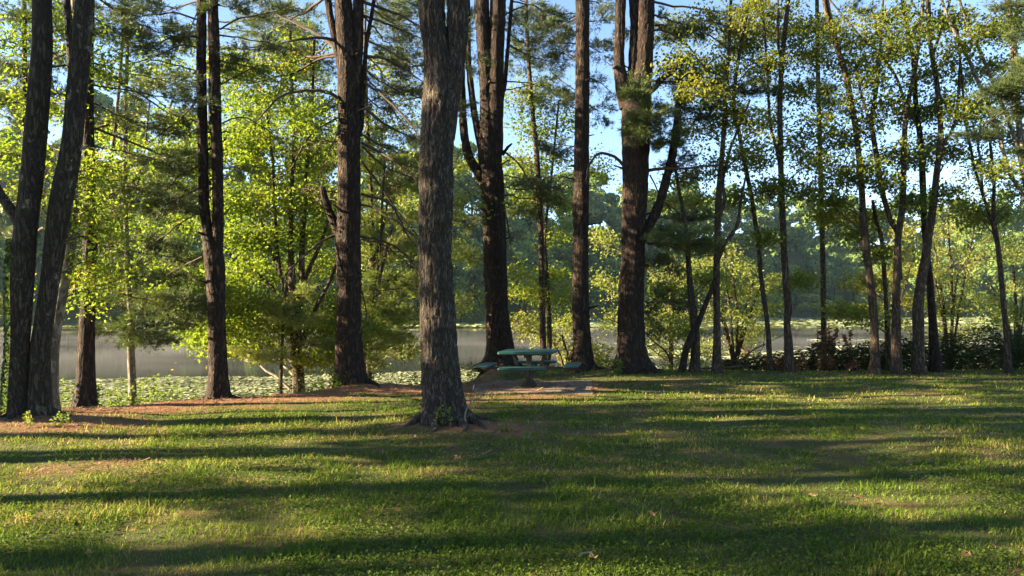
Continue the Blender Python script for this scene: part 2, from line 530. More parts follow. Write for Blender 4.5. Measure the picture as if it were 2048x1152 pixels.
# ------------------------------------------------------------------ far wooded shore
def far_tree_meshes():
    out = []
    rng = np.random.default_rng(40)
    for kind in range(8):
        H = [15, 13, 17, 12, 16, 14, 18, 11][kind]
        W = H * [0.33, 0.4, 0.29, 0.43, 0.3, 0.36, 0.27, 0.46][kind]
        nl = 14
        mb = MB()
        for q in range(nl):
            d = unit(rng.normal(size=3)) * rng.uniform(0.35, 0.8)
            if q < 3:
                d = np.array([rng.uniform(-.4, .4), rng.uniform(-.4, .4), 0.75])
            f = 1.0 if d[2] > 0 else 0.9
            c = np.array([d[0] * W * f, d[1] * W * f, H * 0.55 + d[2] * H * 0.4])
            lr = W * rng.uniform(0.26, 0.44)
            k = 130
            n = unit(rng.normal(size=(k, 3)) + np.array([[0, 0, 0.25]]))
            P = c + n * rng.uniform(0.7, 1.05, (k, 1)) * lr * np.array([[1, 1, 0.8]])
            V, T = leaves(P, n + rng.normal(0, 0.22, n.shape) + np.array([[0, 0, 0.1]]), rng.uniform(0.5, 1.0, k), rng, 0.3, 0.9)
            mb.add(V, T, val=np.repeat(np.clip(rng.normal(0.45, 0.12, k) + rng.uniform(-.4, .4), 0, 1), 4))
        tr = MB()
        P = np.array([[[0, 0, -1.0], [0.1, 0, H * 0.25], [0.2, 0.1, H * 0.5], [0.15, 0.1, H * 0.8]]])
        V, Q = tubes(P, np.array([[0.24, 0.2, 0.13, 0.03]]), 6)
        tr.add(V, Q)
        out.append((mb.mesh('crown', M['far_leaf'], False), tr.mesh('trunk', M['thin_bark'])))
    return out
FAR = far_tree_meshes()

def far_trees():
    rng = np.random.default_rng(77)
    k = 0
    rows = [(2, 4.8, 0.62), (9, 6.2, 0.95), (19, 7.6, 1.15), (33, 8.6, 1.2), (48, 9.2, 1.25), (66, 9.6, 1.3), (84, 10.5, 1.3)]
    for off, sp, sc in rows:
        x = -190.0
        while x < 200:
            x += sp * rng.uniform(0.7, 1.4)
            y = np.interp(x, FX, FYy) + off + rng.uniform(-2.5, 2.5)
            if abs(x) > 0.80 * y + 4 or y < 60:
                continue
            if x < -70 and off not in (9, 33, 66):
                continue
            kind = rng.integers(0, 8)
            s = sc * rng.uniform(0.8, 1.2)
            z = float(ground(x, y)) - 0.3
            e = bpy.data.objects.new('far_tree', None)
            e.location = (x, y, z)
            e.rotation_euler = (0, 0, rng.uniform(0, 6.28))
            e.scale = (s, s, s * rng.uniform(0.9, 1.1))
            col.objects.link(e)
            tag(e, {2: 'low leafy tree at the very edge of the water on the far shore', 9: 'rounded tree just above the waterline of the far shore', 84: 'tree on the skyline of the wooded hill beyond the lake'}.get(off, 'leafy tree massed on the wooded slope across the lake'), 'tree', 'trees of the far shore wood')
            for nm, me in zip(('crown', 'trunk'), FAR[kind]):
                o = bpy.data.objects.new(nm, me)
                col.objects.link(o)
                o.parent = e
                if nm == 'crown':
                    o['kind'] = 'stuff'
            k += 1
    # a pale rounded bush by the water stands out from the wood
    e = thing('willow', 'pale rounded willow-like bush at the edge of the far water, seen between the slim trunks', 'tree', (px(1625, 600, 208)[0], 208.0, -1.0))
    e.scale = (1.15, 1.0, .62)
    for nm, me in zip(('crown', 'trunk'), FAR[7]):
        o = bpy.data.objects.new(nm, me.copy() if nm == 'crown' else me)
        col.objects.link(o)
        o.parent = e
        if nm == 'crown':
            o.data.materials.clear()
            o.data.materials.append(M['pale_leaf'])
            o['kind'] = 'stuff'
far_trees()

# ------------------------------------------------------------------ trees by the lawn
def trunk_mesh(mb, path, seg, step, seed, base_flare=0.0, rough=0.05, rz=1.2, ridge=0.0, ridge_f=6.5, rootn=5):
    """path rows: x y z r"""
    p = smooth_path(path, step)
    C, R = p[:, :3], np.maximum(p[:, 3], 0.008)
    n = len(C)
    T = unit(np.gradient(C, axis=0))
    U = unit(np.cross(np.array([[0, 1.0, 0]]), T))
    W = np.cross(T, U)
    a = np.arange(seg) * 2 * np.pi / seg
    ca, sa = np.cos(a)[None], np.sin(a)[None]
    z = C[:, 2:3]
    rad = R[:, None] * (1 + rough * 2 * (noise3(ca * 1.6 + seed, sa * 1.6, z * rz, seed) - 0.5) + rough * (noise3(ca * 4, sa * 4 + seed, z * rz * 2, seed + 1) - 0.5))
    if ridge:
        nn = noise3(ca * ridge_f, sa * ridge_f, z * ridge_f * 0.95 + seed, seed + 5) * 0.65 + noise3(ca * ridge_f * 2.1, sa * ridge_f * 2.1, z * ridge_f * 2.6, seed + 6) * 0.35
        rad = rad + ridge * (np.clip(np.abs(nn - 0.5) * 5, 0, 1) - 0.5)
    if base_flare:
        hz = np.clip(z - C[0, 2] - 0.12, 0, None)
        lobes = np.clip(1 + 0.55 * np.cos(a[None] * rootn + seed) + 0.35 * np.cos(a[None] * 3 + 1.7 * seed), 0.15, None)
        rad = rad * (1 + base_flare * np.exp(-hz / 0.17) * lobes + 0.35 * base_flare * np.exp(-hz / 0.5))
    V = C[:, None] + rad[..., None] * (U[:, None] * ca[..., None] + W[:, None] * sa[..., None])
    i = np.arange(n - 1)[:, None] * seg + np.arange(seg)[None]
    j = np.arange(n - 1)[:, None] * seg + (np.arange(seg)[None] + 1) % seg
    Q = np.stack([i, j, j + seg, i + seg], -1).reshape(-1, 4)
    mb.add(V.reshape(-1, 3), Q, np.array([[(n - 1) * seg + s for s in range(seg)]]), val=0.5)
    return p

LEAF_N, LEAF_S, NEEDLE_N = 3.4, .92, 2.7

class Tree:
    def __init__(self, name, label, cat, D, stems, bark, leaf=None, twig='twig_bark', top=15.0, seg=22, step=0.14, flare=0.5,
                 rough=0.05, seed=1, group=None, ridge=0.0, ridge_f=6.5, ground_z=None, lean_top=(0.1, 0.1)):
        self.rng = np.random.default_rng(seed)
        self.D, self.leaf, self.twig, self.seed = D, leaf, twig, seed
        self.fol = MB()
        b = px(stems[0][0][0], stems[0][0][1], D)
        gz = float(ground(b[0], b[1])) if ground_z is None else ground_z
        self.e = thing(name, label, cat, (b[0], b[1], gz), group)
        tr = MB()
        self.paths = []
        for si, st in enumerate(stems):
            rows = []
            for q in st:
                d = D + (q[3] if len(q) > 3 else 0)
                p = px(q[0], q[1], d)
                rows.append([*p, q[2] / 2 / F * d * math.cos(math.atan((q[0] - 1024) / F))])
            if si == 0:
                if rows[0][2] > gz - 0.1:
                    rows[0][2] = gz - 0.15
                else:
                    rows[0][2] = gz - 0.15
            last, prev = np.array(rows[-1]), np.array(rows[-2])
            if last[2] > 8.0 and top > last[2] + 1:        # goes on above the picture
                dirn = unit(last[:3] - prev[:3])
                hh = top - last[2]
                for f in (0.35, 0.7, 1.0):
                    rows.append([last[0] + dirn[0] / max(dirn[2], 0.5) * hh * f * 0.6 + lean_top[0] * f, last[1] + lean_top[1] * f, last[2] + hh * f, last[3] * (1 - 0.9 * f)])
            sg = seg if si == 0 else max(8, int(seg * 0.7))
            self.paths.append(trunk_mesh(tr, rows, sg, step, seed + si * 3, flare if si == 0 else 0, rough, ridge=ridge, ridge_f=ridge_f))
        self.trunk = tr.build('trunk', M[bark], self.e)
        self.all = np.vstack(self.paths)
        self.gz = gz

    # ---- one limb with twigs and leaves, ending in an ellipsoid of foliage
    def blob(self, cx, cy, rx, ry, n, dD=0.0, kind='leaf', per=26, size=0.085, world=None, slope=0.5, limb_up=0.12, spray=0.32, vmean=0.5, needle=(0.11, 0.006, 9), bare=False):
        rng = self.rng
        if world is None:
            if kind == 'leaf':
                per, size = int(per * LEAF_N), size * LEAF_S
            else:
                rx, ry = rx * 1.15, ry * .75
                per, needle = int(per * NEEDLE_N), (needle[0] * 1.1, needle[1] * 1.45, max(6, needle[2] - 1))
            C = px(cx, cy, self.D + dD)
            s = (self.D + dD) / F
            rx, ry = rx * s * 1.2, ry * s * 1.2
            n = int(n * 1.25 + 1)
        else:
            C = np.array(world, float)
        rd = max(rx, ry * 0.8)
        hd = np.linalg.norm((self.all[:, :2] - C[:2]), axis=1)
        za = C[2] - slope * hd
        cost = np.abs(self.all[:, 2] - za) + 0.35 * hd + np.where(self.all[:, 2] < self.gz + 0.6, 5, 0)
        i = int(np.argmin(cost))
        A = self.all[i, :3]
        Rt = self.all[i, 3]
        L = np.linalg.norm(C - A)
        end = C + unit(np.append((C - A)[:2], 0.0)) * rx * 0.45 if L > 0.1 else C
        limb = bezier(A, end, limb_up, 12, rng, 0.05)
        r0 = min(Rt * 0.6, 0.008 + 0.009 * L)
        rr = np.linspace(r0, 0.006, 12)[None]
        mb = MB()
        mb.add(*tubes(limb, rr, 6))
        S = rng.normal(size=(n, 3))
        S = unit(S) * rng.uniform(0, 1, (n, 1)) ** 0.45
        S = C + S * np.array([[rx, rd, ry]])
        lp = limb[0]
        d2 = np.linalg.norm(lp[None, 3:] - S[:, None] * np.array([1, 1, 1.0]), axis=2)
        idx = np.clip(np.argmin(d2, 1) + 3 - rng.integers(0, 3, n), 2, 11)
        A2 = lp[idx]
        tw = bezier(A2, S, 0.1 if kind == 'leaf' else 0.03, 6, rng, 0.07)
        tv = tw[:, [0, 2, 3, 5]]
        tl = np.linalg.norm(S - A2, axis=1)
        tr0 = np.minimum(0.004 + 0.006 * tl, 0.02)
        mb.add(*tubes(tv, tr0[:, None] * np.linspace(1, 0.35, 4)[None], 3))
        mb.build('branch', M[self.twig], self.e)
        if bare:
            return
        if kind == 'leaf':
            k = n * per
            t = np.repeat(tw, per, 0)
            u = rng.uniform(0.35, 1.0, k) * 4.999
            ii = u.astype(int)
            fr = (u - ii)[:, None]
            base = t[np.arange(k), ii] * (1 - fr) + t[np.arange(k), ii + 1] * fr
            off = rng.normal(size=(k, 3)) * np.array([[1, 1, 0.5]]) * spray * 0.8
            P = base + off
            P[:, 2] -= 0.12 * np.linalg.norm(off[:, :2], axis=1)
            nr = np.array([[0, 0, 0.75]]) + rng.normal(0, 0.75, (k, 3))
            V, T = leaves(P, nr, size * rng.uniform(0.5, 1.4, k), rng, 0.3, 0.72)
            sv = np.repeat(rng.normal(vmean, 0.16, n), per) + rng.normal(0, 0.12, k)
            self.fol.add(V, T, val=np.repeat(np.clip(sv, 0, 1), 4))
        else:
            k = n * per
            t = np.repeat(tw, per, 0)
            u = rng.uniform(0.25, 1.0, k) * 4.999
            ii = u.astype(int)
            fr = (u - ii)[:, None]
            base = t[np.arange(k), ii] * (1 - fr) + t[np.arange(k), ii + 1] * fr
            td = unit(t[np.arange(k), ii + 1] - t[np.arange(k), ii])
            side = unit(np.cross(td, np.array([[0, 0, 1.0]]))) * rng.choice([-1, 1], (k, 1))
            fwd = unit(td * 0.8 + side * rng.uniform(0.1, 1.0, (k, 1)) + rng.normal(0, 0.12, (k, 3)))
            P = base + fwd * rng.uniform(0.02, spray * 1.2, (k, 1))
            P[:, 2] += rng.normal(0, 0.035, k)
            V, T = needles(P, fwd + np.array([[0, 0, 0.15]]), needle[0], needle[1], needle[2], 0.42, rng)
            sv = np.repeat(rng.normal(vmean, 0.15, n), per) + rng.normal(0, 0.1, k)
            self.fol.add(V, T, val=np.repeat(np.clip(sv, 0, 1), needle[2] * 3))

    def crown(self, n, z0, z1, r, kind='leaf', **kw):
        """blobs round the upper stem, above the picture"""
        rng = self.rng
        top = self.all[np.argmax(self.all[:, 2])]
        n = max(2, int(n * .5))
        z0 = z0 + (1.5 if self.gz is not None and not getattr(self, 'off', False) else 0)
        for q in range(n):
            z = z0 + (z1 - z0) * (q + rng.uniform(0, 1)) / n
            i = int(np.argmin(np.abs(self.all[:, 2] - z)))
            a = q * 2.4 + rng.uniform(-0.5, 0.5)
            rr = r * rng.uniform(0.4, 0.85) * (1 - 0.55 * (z - z0) / max(z1 - z0, 0.1))
            c = self.all[i, :3] + np.array([math.cos(a) * rr, math.sin(a) * rr, 0])
            c[2] = z
            self.blob(0, 0, r * 0.45, r * 0.22, world=c, kind=kind, n=kw.get('ns', 14), per=kw.get('per', 14), size=kw.get('size', 0.13), spray=kw.get('spray', 0.4),
                      slope=0.45 if kind == 'leaf' else 0.05, vmean=kw.get('vmean', 0.45), needle=kw.get('needle', (0.16, 0.012, 7)), limb_up=0.1 if kind == 'leaf' else -0.03)

    def branch(self, pts, r0, r1=0.004, dD=0.0, twigs=6, tl=0.5, name='branch', needle_n=0, seg=6, mat=None, droop=0.3, cap=False):
        """a bough drawn through photograph pixels; dD is how far its end comes forward or back"""
        rng = self.rng
        rows = []
        for q, p in enumerate(pts):
            f = q / (len(pts) - 1)
            rows.append([*px(p[0], p[1], self.D + dD * f), 0])
        P = smooth_path(np.array(rows), 0.12)[:, :3]
        P = P + rng.normal(0, 0.006, P.shape)
        n = len(P)
        R = np.linspace(1, 0, n) ** 0.65 * (r0 - r1) + r1
        mb = MB()
        V, Q = tubes(P[None], R[None], seg)
        mb.add(V, Q)
        if cap:
            mb.F.append(np.array([[(n - 1) * seg + s for s in range(seg)]]))
        if twigs:
            i = rng.integers(int(n * 0.25), n, twigs)
            A = P[i]
            dirn = unit(np.gradient(P, axis=0))[i]
            d = unit(dirn * 0.7 + rng.normal(0, 0.6, (twigs, 3)) * np.array([[1, 1, 0.7]]) - np.array([[0, 0, droop]]))
            B = A + d * tl * rng.uniform(0.4, 1.3, (twigs, 1))
            tw = bezier(A, B, 0.06, 5, rng, 0.12)
            mb.add(*tubes(tw, np.linspace(0.0065, 0.002, 5)[None] * rng.uniform(0.7, 1.2, (twigs, 1)), 3))
            if needle_n:
                k = twigs * needle_n
                t = np.repeat(tw, needle_n, 0)
                ii = rng.integers(1, 4, k)
                fr = rng.uniform(0, 1, (k, 1))
                base = t[np.arange(k), ii] * (1 - fr) + t[np.arange(k), ii + 1] * fr
                td = unit(t[np.arange(k), ii + 1] - t[np.arange(k), ii])
                base = base + rng.normal(0, 0.05, base.shape)
                V, T = needles(base, td + rng.normal(0, 0.3, td.shape), 0.11, 0.006, 9, 0.45, rng)
                self.fol.add(V, T, val=np.repeat(np.clip(rng.normal(0.5, 0.2, k), 0, 1), 27))
        return mb.build(name, M[mat or self.twig], self.e)

    def roots(self, n, r, length, a0=0.0):
        """surface roots running out over the ground"""
        rng = self.rng
        b = self.paths[0][0]
        for q in range(n):
            a = a0 + q * 2 * math.pi / n + rng.uniform(-.35, .35)
            L = length * rng.uniform(.55, 1.2)
            t = np.linspace(0, 1, 9)
            aa = a + rng.normal(0, .25) * t + .18 * np.sin(t * 5 + q)
            d = r * .55 + L * t
            x, y = b[0] + np.cos(aa) * d, b[1] + np.sin(aa) * d
            z = ground(x, y) + r * .28 * (1 - t) ** 2.2 - .035 * t
            rr = r * .30 * (1 - t) ** 1.3 + .014
            mb = MB()
            mb.add(*tubes(np.stack([x, y, z], 1)[None], rr[None], 8))
            mb.build('root', self.trunk.data.materials[0], self.e)

    def stubs(self, n, z0=1.2, z1=9.0):
        """short broken dead stubs and knots up the trunk"""
        rng = self.rng
        P = self.paths[0]
        for q in range(n):
            z = z0 + (z1 - z0) * (q + rng.uniform(0, 1)) / n
            i = int(np.argmin(np.abs(P[:, 2] - z)))
            a = rng.uniform(-math.pi, 0.35) + (math.pi if rng.uniform() < .25 else 0)
            d = np.array([math.cos(a), math.sin(a), rng.uniform(-.1, .5)])
            L = rng.uniform(.05, .3)
            r = P[i, 3]
            c = P[i, :3] + d * np.array([1, 1, 0]) * r * .8
            pts = np.stack([c, c + d * (.06 + L * .4), c + d * (.1 + L) + rng.normal(0, .02, 3)])[None]
            w = rng.uniform(.012, .03)
            mb = MB()
            V, Q = tubes(pts, np.array([[w * 1.7, w, w * .6]]), 6)
            mb.add(V, Q, np.array([[12 + s for s in range(6)]]))
            mb.build('branch_stub', self.trunk.data.materials[0], self.e)

    def done(self, name='foliage'):
        if self.fol.n:
            o = self.fol.build(name, M[self.leaf], self.e, smooth=False)
            o['kind'] = 'stuff'
        return self.e

N = 'needle'
# --- A: mossy maple at the left edge
t = Tree('maple_tree', 'mossy dark trunk with ivy up its edge, nearest the left side of the photo', 'tree', 10.6,
         [[(38, 862, 48), (36, 780, 41), (41, 680, 40), (45, 560, 50), (52, 450, 49), (64, 350, 50), (76, 200, 48), (84, 100, 44), (84, 0, 40), (88, -120, 34)],
          [(50, 470, 26), (30, 430, 26), (5, 395, 22), (-25, 330, 18), (-60, 200, 14), (-75, 20, 11), (-80, -100, 9)]],
         'mossy_bark', 'maple_leaf', top=14, seed=11, rough=0.07, seg=30, flare=0.16)
for b in [(20, 80, 60, 40, 8), (60, 200, 60, 40, 6), (10, 300, 50, 40, 6), (130, 60, 60, 40, 8), (200, 120, 60, 40, 7)]:
    t.blob(*b, dD=1.0, per=24, size=.065)
t.crown(8, 7.2, 13, 2.6)
t.roots(5, .17, .5)
t.done()
# --- B, C: leaning two-stem maple beside it
t = Tree('maple_tree', 'leaning mottled trunk hugging the ivy-clad maple, knotted at its middle', 'tree', 10.7,
         [[(82, 864, 54), (79, 780, 48), (81, 700, 43), (95, 600, 39), (108, 500, 44), (122, 400, 48), (142, 300, 45), (152, 200, 44), (162, 100, 43), (169, 0, 37), (178, -150, 30)],
          [(152, 240, 18, .2), (143, 130, 18, .3), (134, 0, 15, .3), (128, -120, 12, .3)]],
         'mossy_bark', 'maple_leaf', top=14, seed=12, rough=0.06, seg=30, flare=0.16)
t.branch([(120, 430), (135, 380), (150, 330), (160, 300), (175, 290)], 0.03, 0.01, 0.0, 3, 0.3, mat='grey_twig')
for b in [(185, 345, 45, 40, 7), (150, 420, 50, 35, 6), (200, 460, 45, 40, 6), (175, 520, 35, 40, 5), (215, 330, 40, 30, 5), (40, 380, 35, 30, 3)]:
    t.blob(*b, dD=0.8, per=22, size=0.065, vmean=0.6)
t.crown(6, 7.4, 13, 2.4)
t.roots(5, .2, .6)
t.done()
t = Tree('beech_tree', 'slim smooth grey stem squeezed in behind the leaning mottled maple', 'tree', 11.4,
         [[(104, 832, 28), (107, 700, 24), (122, 600, 24), (139, 500, 23), (145, 400, 20), (150, 300, 18), (156, 200, 16), (150, 60, 14), (146, -80, 12)]],
         'smooth_bark', 'maple_leaf', top=13, seed=13, rough=0.04, flare=0.35)
for b in [(160, 590, 60, 40, 5), (215, 560, 50, 40, 5), (185, 400, 45, 40, 6)]:
    t.blob(*b, dD=0.6, per=20, size=0.065, vmean=0.6)
t.crown(4, 7.8, 12, 2)
t.done()
# --- D: pine behind them
t = Tree('pine_tree', 'straight dark red-brown pine right behind the leaning mottled maple', 'tree', 12.5,
         [[(167, 816, 50), (171, 760, 38), (172, 700, 34), (176, 600, 30), (180, 500, 29), (180, 400, 28), (177, 300, 24), (176, 200, 23), (178, 50, 21), (180, -100, 18)]],
         'pine_bark', 'pine_needle', top=17, seed=14, flare=0.5, seg=48, step=.09, ridge=.014, ridge_f=4.2)
t.branch([(190, 540), (215, 560), (250, 590), (300, 600)], 0.03, 0.006, 1.0, 8, 0.5, needle_n=10)
t.branch([(186, 135), (230, 160), (290, 195), (340, 230)], 0.028, 0.006, 0.6, 10, 0.6)
t.branch([(183, 255), (240, 275), (300, 300), (370, 330)], 0.024, 0.006, 0.8, 10, 0.6, needle_n=6)
for b in [(250, 80, 80, 20, 10, 1), (330, 60, 80, 20, 10, 1.5), (280, 150, 90, 18, 10, .6), (120, 230, 60, 22, 7, 1), (30, 180, 70, 30, 8, 2), (60, 320, 60, 30, 8, 1.5), (250, 240, 80, 18, 8, 1.0),
          (320, 320, 80, 20, 10, .8), (250, 370, 70, 24, 9, .6), (60, 20, 80, 30, 10, 1.5), (220, 10, 90, 25, 11, 1), (340, 200, 70, 20, 8, 0.6), (20, 470, 40, 40, 6, 2.0), (10, 600, 30, 50, 6, 2.2)]:
    t.blob(*b[:5], dD=b[5], kind=N, per=16, slope=-0.05, limb_up=-0.02, spray=0.2)
t.crown(10, 8.5, 16, 2.8, N)
t.roots(5, .17, .5)
t.stubs(6)
t.done()
# --- E: young pine on the bank, drooping needles
t = Tree('pine_tree', 'young pine with a pale lower stem and drooping dark boughs over the water', 'tree', 14.6,
         [[(268, 812, 20), (264, 760, 17), (262, 700, 16), (262, 640, 13), (256, 560, 11), (252, 450, 10), (250, 330, 10), (252, 200, 8), (256, 60, 7)]],
         'smooth_bark', 'pine_needle', top=10, seed=15, flare=0.3, seg=14)
for b in [(330, 600, 85, 22, 16, -.6), (350, 640, 60, 25, 14, .3), (280, 660, 50, 25, 12, -.5), (230, 600, 50, 30, 10, .5), (250, 540, 60, 26, 11, 0), (340, 560, 60, 20, 9, .4), (400, 620, 30, 25, 8, .3),
          (300, 490, 80, 24, 11, .3), (220, 500, 45, 25, 8, .6), (380, 520, 40, 30, 6, .8), (310, 420, 90, 20, 12, .2), (210, 430, 40, 22, 7, .6), (360, 390, 60, 20, 8, .4), (290, 680, 40, 14, 7, -.3), (210, 660, 40, 20, 8, .4)]:
    t.blob(*b[:5], dD=b[5], kind=N, per=17, slope=-0.1, limb_up=0.03, spray=0.2)
t.done()
# --- F: twin-stemmed pine
t = Tree('pine_tree', 'twin-stemmed pine that forks above head height, between the left maples and the bright maple', 'tree', 13.7,
         [[(437, 800, 44), (437, 750, 38), (435, 700, 36), (432, 600, 35), (428, 520, 40), (414, 460, 23), (408, 400, 21), (406, 300, 20), (403, 150, 20), (403, 0, 19), (402, -150, 16)],
          [(430, 530, 30), (436, 460, 24), (436, 400, 22), (434, 300, 22), (430, 150, 22), (426, 0, 20), (424, -150, 17)]],
         'pine_bark', 'pine_needle', top=18, seed=16, flare=0.4, seg=48, step=.09, ridge=.014, ridge_f=4.2)
for pts, r, d, nn in [([(396, 40), (350, 25), (300, 30), (260, 22)], .016, .5, 5), ([(396, 95), (360, 90), (320, 110), (270, 125)], .014, -.4, 4), ([(398, 145), (350, 130), (300, 120), (250, 130)], .013, .5, 4),
                  ([(400, 195), (360, 240), (330, 260), (300, 285)], .013, .3, 4), ([(402, 248), (350, 225), (300, 190), (260, 175)], .012, 1, 3), ([(402, 330), (360, 350), (320, 395), (270, 420)], .016, .6, 10),
                  ([(404, 372), (370, 390), (330, 410), (285, 440)], .014, -.3, 10), ([(440, 60), (470, 40), (520, 30), (560, 20)], .014, .4, 6), ([(440, 170), (480, 150), (520, 130), (560, 135)], .013, .3, 6),
                  ([(445, 245), (480, 235), (510, 245), (550, 270)], .012, .2, 4), ([(446, 430), (458, 420), (462, 412)], .016, .1, 0), ([(400, 425), (370, 440), (330, 470), (290, 500)], .012, .5, 6),
                  ([(404, 515), (370, 530), (340, 545)], .010, .3, 3), ([(396, 20), (380, 60), (378, 100)], .008, .3, 0)]:
    t.branch(pts, r * 1.3, .005, d, 10 if nn else 0, 0.6, needle_n=nn)
for b in [(330, 330, 70, 18, 10, .5), (350, 420, 50, 16, 7, .3), (300, 30, 70, 16, 8, .6), (480, 20, 60, 20, 9, .3), (540, 90, 50, 20, 7, .5), (490, 130, 50, 18, 7, .4), (340, 170, 60, 14, 6, .8), (290, 90, 60, 14, 6, .5), (370, 270, 40, 14, 4, .6), (460, 330, 50, 16, 6, .8)]:
    t.blob(*b[:5], dD=b[5], kind=N, per=16, slope=0.0, limb_up=-0.03, spray=0.2)
t.crown(10, 8, 16, 2.8, N)
t.roots(5, .16, .5)
t.stubs(9)
t.done()
# --- G: big pine with many dead boughs
t = Tree('pine_tree', 'large dark pine with long bare drooping boughs and a broken stub, on a root mound', 'tree', 15.75,
         [[(702, 776, 66), (700, 740, 56), (698, 690, 52), (698, 600, 49), (697, 500, 49), (698, 400, 46), (698, 300, 43), (696, 200, 40), (693, 100, 39), (686, 0, 34), (680, -150, 30)],
          [(708, 280, 26), (712, 200, 20), (715, 100, 21), (717, 0, 20), (719, -150, 16)],
          [(690, 170, 18), (671, 80, 15), (657, 10, 13), (640, -120, 10)],
          [(712, 275, 12), (722, 255, 9), (726, 180, 8), (733, 90, 7), (748, 0, 6), (755, -80, 5)],
          [(693, 490, 24), (676, 462, 19), (662, 430, 15), (650, 398, 13), (645, 374, 12)]],
         'pine_bark', 'pine_needle', top=19, seed=17, flare=0.55, seg=60, step=.09, ridge=.02, ridge_f=5)
GB = [([(672, 95), (640, 72), (600, 50), (555, 30), (500, 0)], .032, 1), ([(676, 80), (630, 76), (580, 82), (540, 95), (500, 100)], .026, -1), ([(680, 112), (640, 118), (590, 145), (550, 155), (500, 168)], .022, .8),
      ([(685, 200), (650, 183), (600, 182), (560, 192), (530, 225), (505, 250)], .03, -.8), ([(690, 228), (640, 255), (610, 285), (580, 340), (535, 365), (490, 385)], .018, .6), ([(683, 285), (640, 282), (600, 285)], .014, .4),
      ([(683, 385), (640, 380), (600, 376)], .012, .3), ([(683, 402), (650, 398), (610, 408), (570, 430)], .012, .8), ([(672, 470), (640, 485), (600, 520), (570, 550), (565, 585)], .024, -.7),
      ([(680, 255), (660, 300), (640, 350)], .010, .6), ([(715, 0), (760, 15), (810, 35), (842, 60), (860, 100)], .028, 1), ([(725, 30), (780, 50), (850, 80)], .022, 1.5), ([(728, 112), (770, 118), (810, 140), (850, 168)], .026, .8),
      ([(725, 150), (760, 185), (800, 240), (845, 290)], .014, 1.2), ([(728, 165), (770, 195), (810, 235), (846, 280)], .022, -.5), ([(724, 212), (760, 240), (800, 265), (850, 285)], .024, .7),
      ([(724, 285), (770, 310), (810, 340), (850, 375)], .026, -.6), ([(724, 292), (765, 330), (810, 350), (845, 358)], .018, 1.2), ([(722, 322), (760, 370), (800, 430), (845, 480)], .018, .8),
      ([(722, 388), (760, 398), (790, 420), (815, 470), (838, 500)], .024, .4), ([(722, 410), (755, 418), (790, 440), (838, 480)], .02, -.7), ([(722, 473), (760, 480), (800, 500), (838, 540)], .024, .5),
      ([(722, 478), (770, 490), (800, 515), (840, 545)], .014, 1.2), ([(715, 560), (728, 600), (735, 650)], .01, .3)]
for pts, r, d in GB:
    t.branch(pts, r * 1.35, .006, d, 15, 0.85, droop=0.45)
for b in [(780, 90, 60, 24, 9, 2), (830, 190, 40, 26, 8, 2), (770, 160, 50, 24, 7, 2), (830, 20, 40, 24, 8, 2), (540, 60, 80, 25, 11, 2), (600, 120, 60, 20, 8, 1.5), (800, 60, 60, 22, 10, 1.2), (820, 130, 50, 25, 9, 1.5), (600, 20, 70, 22, 10, 1), (760, 20, 50, 20, 8, 1), (560, 250, 60, 25, 6, 2), (520, 150, 50, 22, 7, 1.5),
          (800, 300, 50, 25, 7, 2), (780, 220, 50, 20, 6, 1.6), (640, 210, 40, 18, 5, 1.4)]:
    t.blob(*b[:5], dD=b[5], kind=N, per=16, slope=0.0, limb_up=-0.03, spray=0.2)
t.crown(12, 8.8, 17, 3.2, N)
t.roots(7, .3, 1.0)
t.stubs(10)
t.done()
# --- H: oak in the middle, nearest full trunk
t = Tree('oak_tree', 'thick grey furrowed trunk standing alone on the lawn in front of the picnic table', 'tree', 10.2,
         [[(889, 868, 84), (888, 830, 78), (884, 780, 73), (880, 730, 71), (878, 680, 70), (875, 600, 66), (870, 500, 64), (872, 400, 65), (873, 300, 64), (880, 210, 68), (877, 120, 54), (866, 50, 50), (862, 0, 50), (852, -120, 46)],
          [(888, 230, 50), (903, 150, 42), (913, 90, 38), (917, 0, 44), (928, -120, 40)]],
         'oak_bark', 'green_leaf', top=15, seed=18, seg=110, step=0.04, flare=0.3, rough=0.035, ridge=0.03, ridge_f=6.0, twig='grey_twig')
t.crown(14, 7.5, 14, 3.4, per=18)
t.roots(7, .3, .8)
t.done()
# --- I: pine behind the table
t = Tree('pine_tree', 'stout many-forked pine directly behind the green picnic table', 'tree', 20.4,
         [[(998, 738, 60), (1000, 700, 52), (995, 640, 48), (993, 600, 45), (990, 500, 45), (989, 450, 45), (986, 400, 45), (984, 350, 45), (978, 300, 44), (974, 200, 28), (968, 100, 26), (963, 0, 28), (960, -120, 24)],
          [(984, 340, 36), (988, 285, 36), (990, 200, 34), (993, 100, 30), (996, 0, 32), (998, -120, 28)],
          [(975, 385, 22), (964, 360, 19), (950, 335, 17), (935, 305, 17), (927, 250, 15), (924, 180, 13), (923, 100, 11), (922, -20, 10), (920, -140, 8)],
          [(972, 310, 18), (962, 290, 15), (950, 235, 13), (944, 190, 12), (937, 120, 11), (935, 20, 10), (934, -120, 8)],
          [(988, 330, 14), (995, 290, 11), (1000, 220, 9), (1008, 170, 9), (1012, 138, 7)],
          [(980, 250, 10), (979, 190, 8), (974, 110, 7), (964, 0, 7)]],
         'pine_bark', 'pine_needle', top=19, seed=19, flare=0.5, seg=52, step=.1, ridge=.022, ridge_f=5)
t.branch([(1005, 310), (1015, 295), (1024, 288)], .05, .02, -.2, 0, name='branch', mat='pine_bark', cap=True)
t.branch([(975, 428), (962, 418), (953, 412)], .04, .015, -.3, 2, .3, cap=True)
t.branch([(1005, 400), (1014, 440), (1020, 480), (1022, 520)], .03, .008, .5, 6, .6)
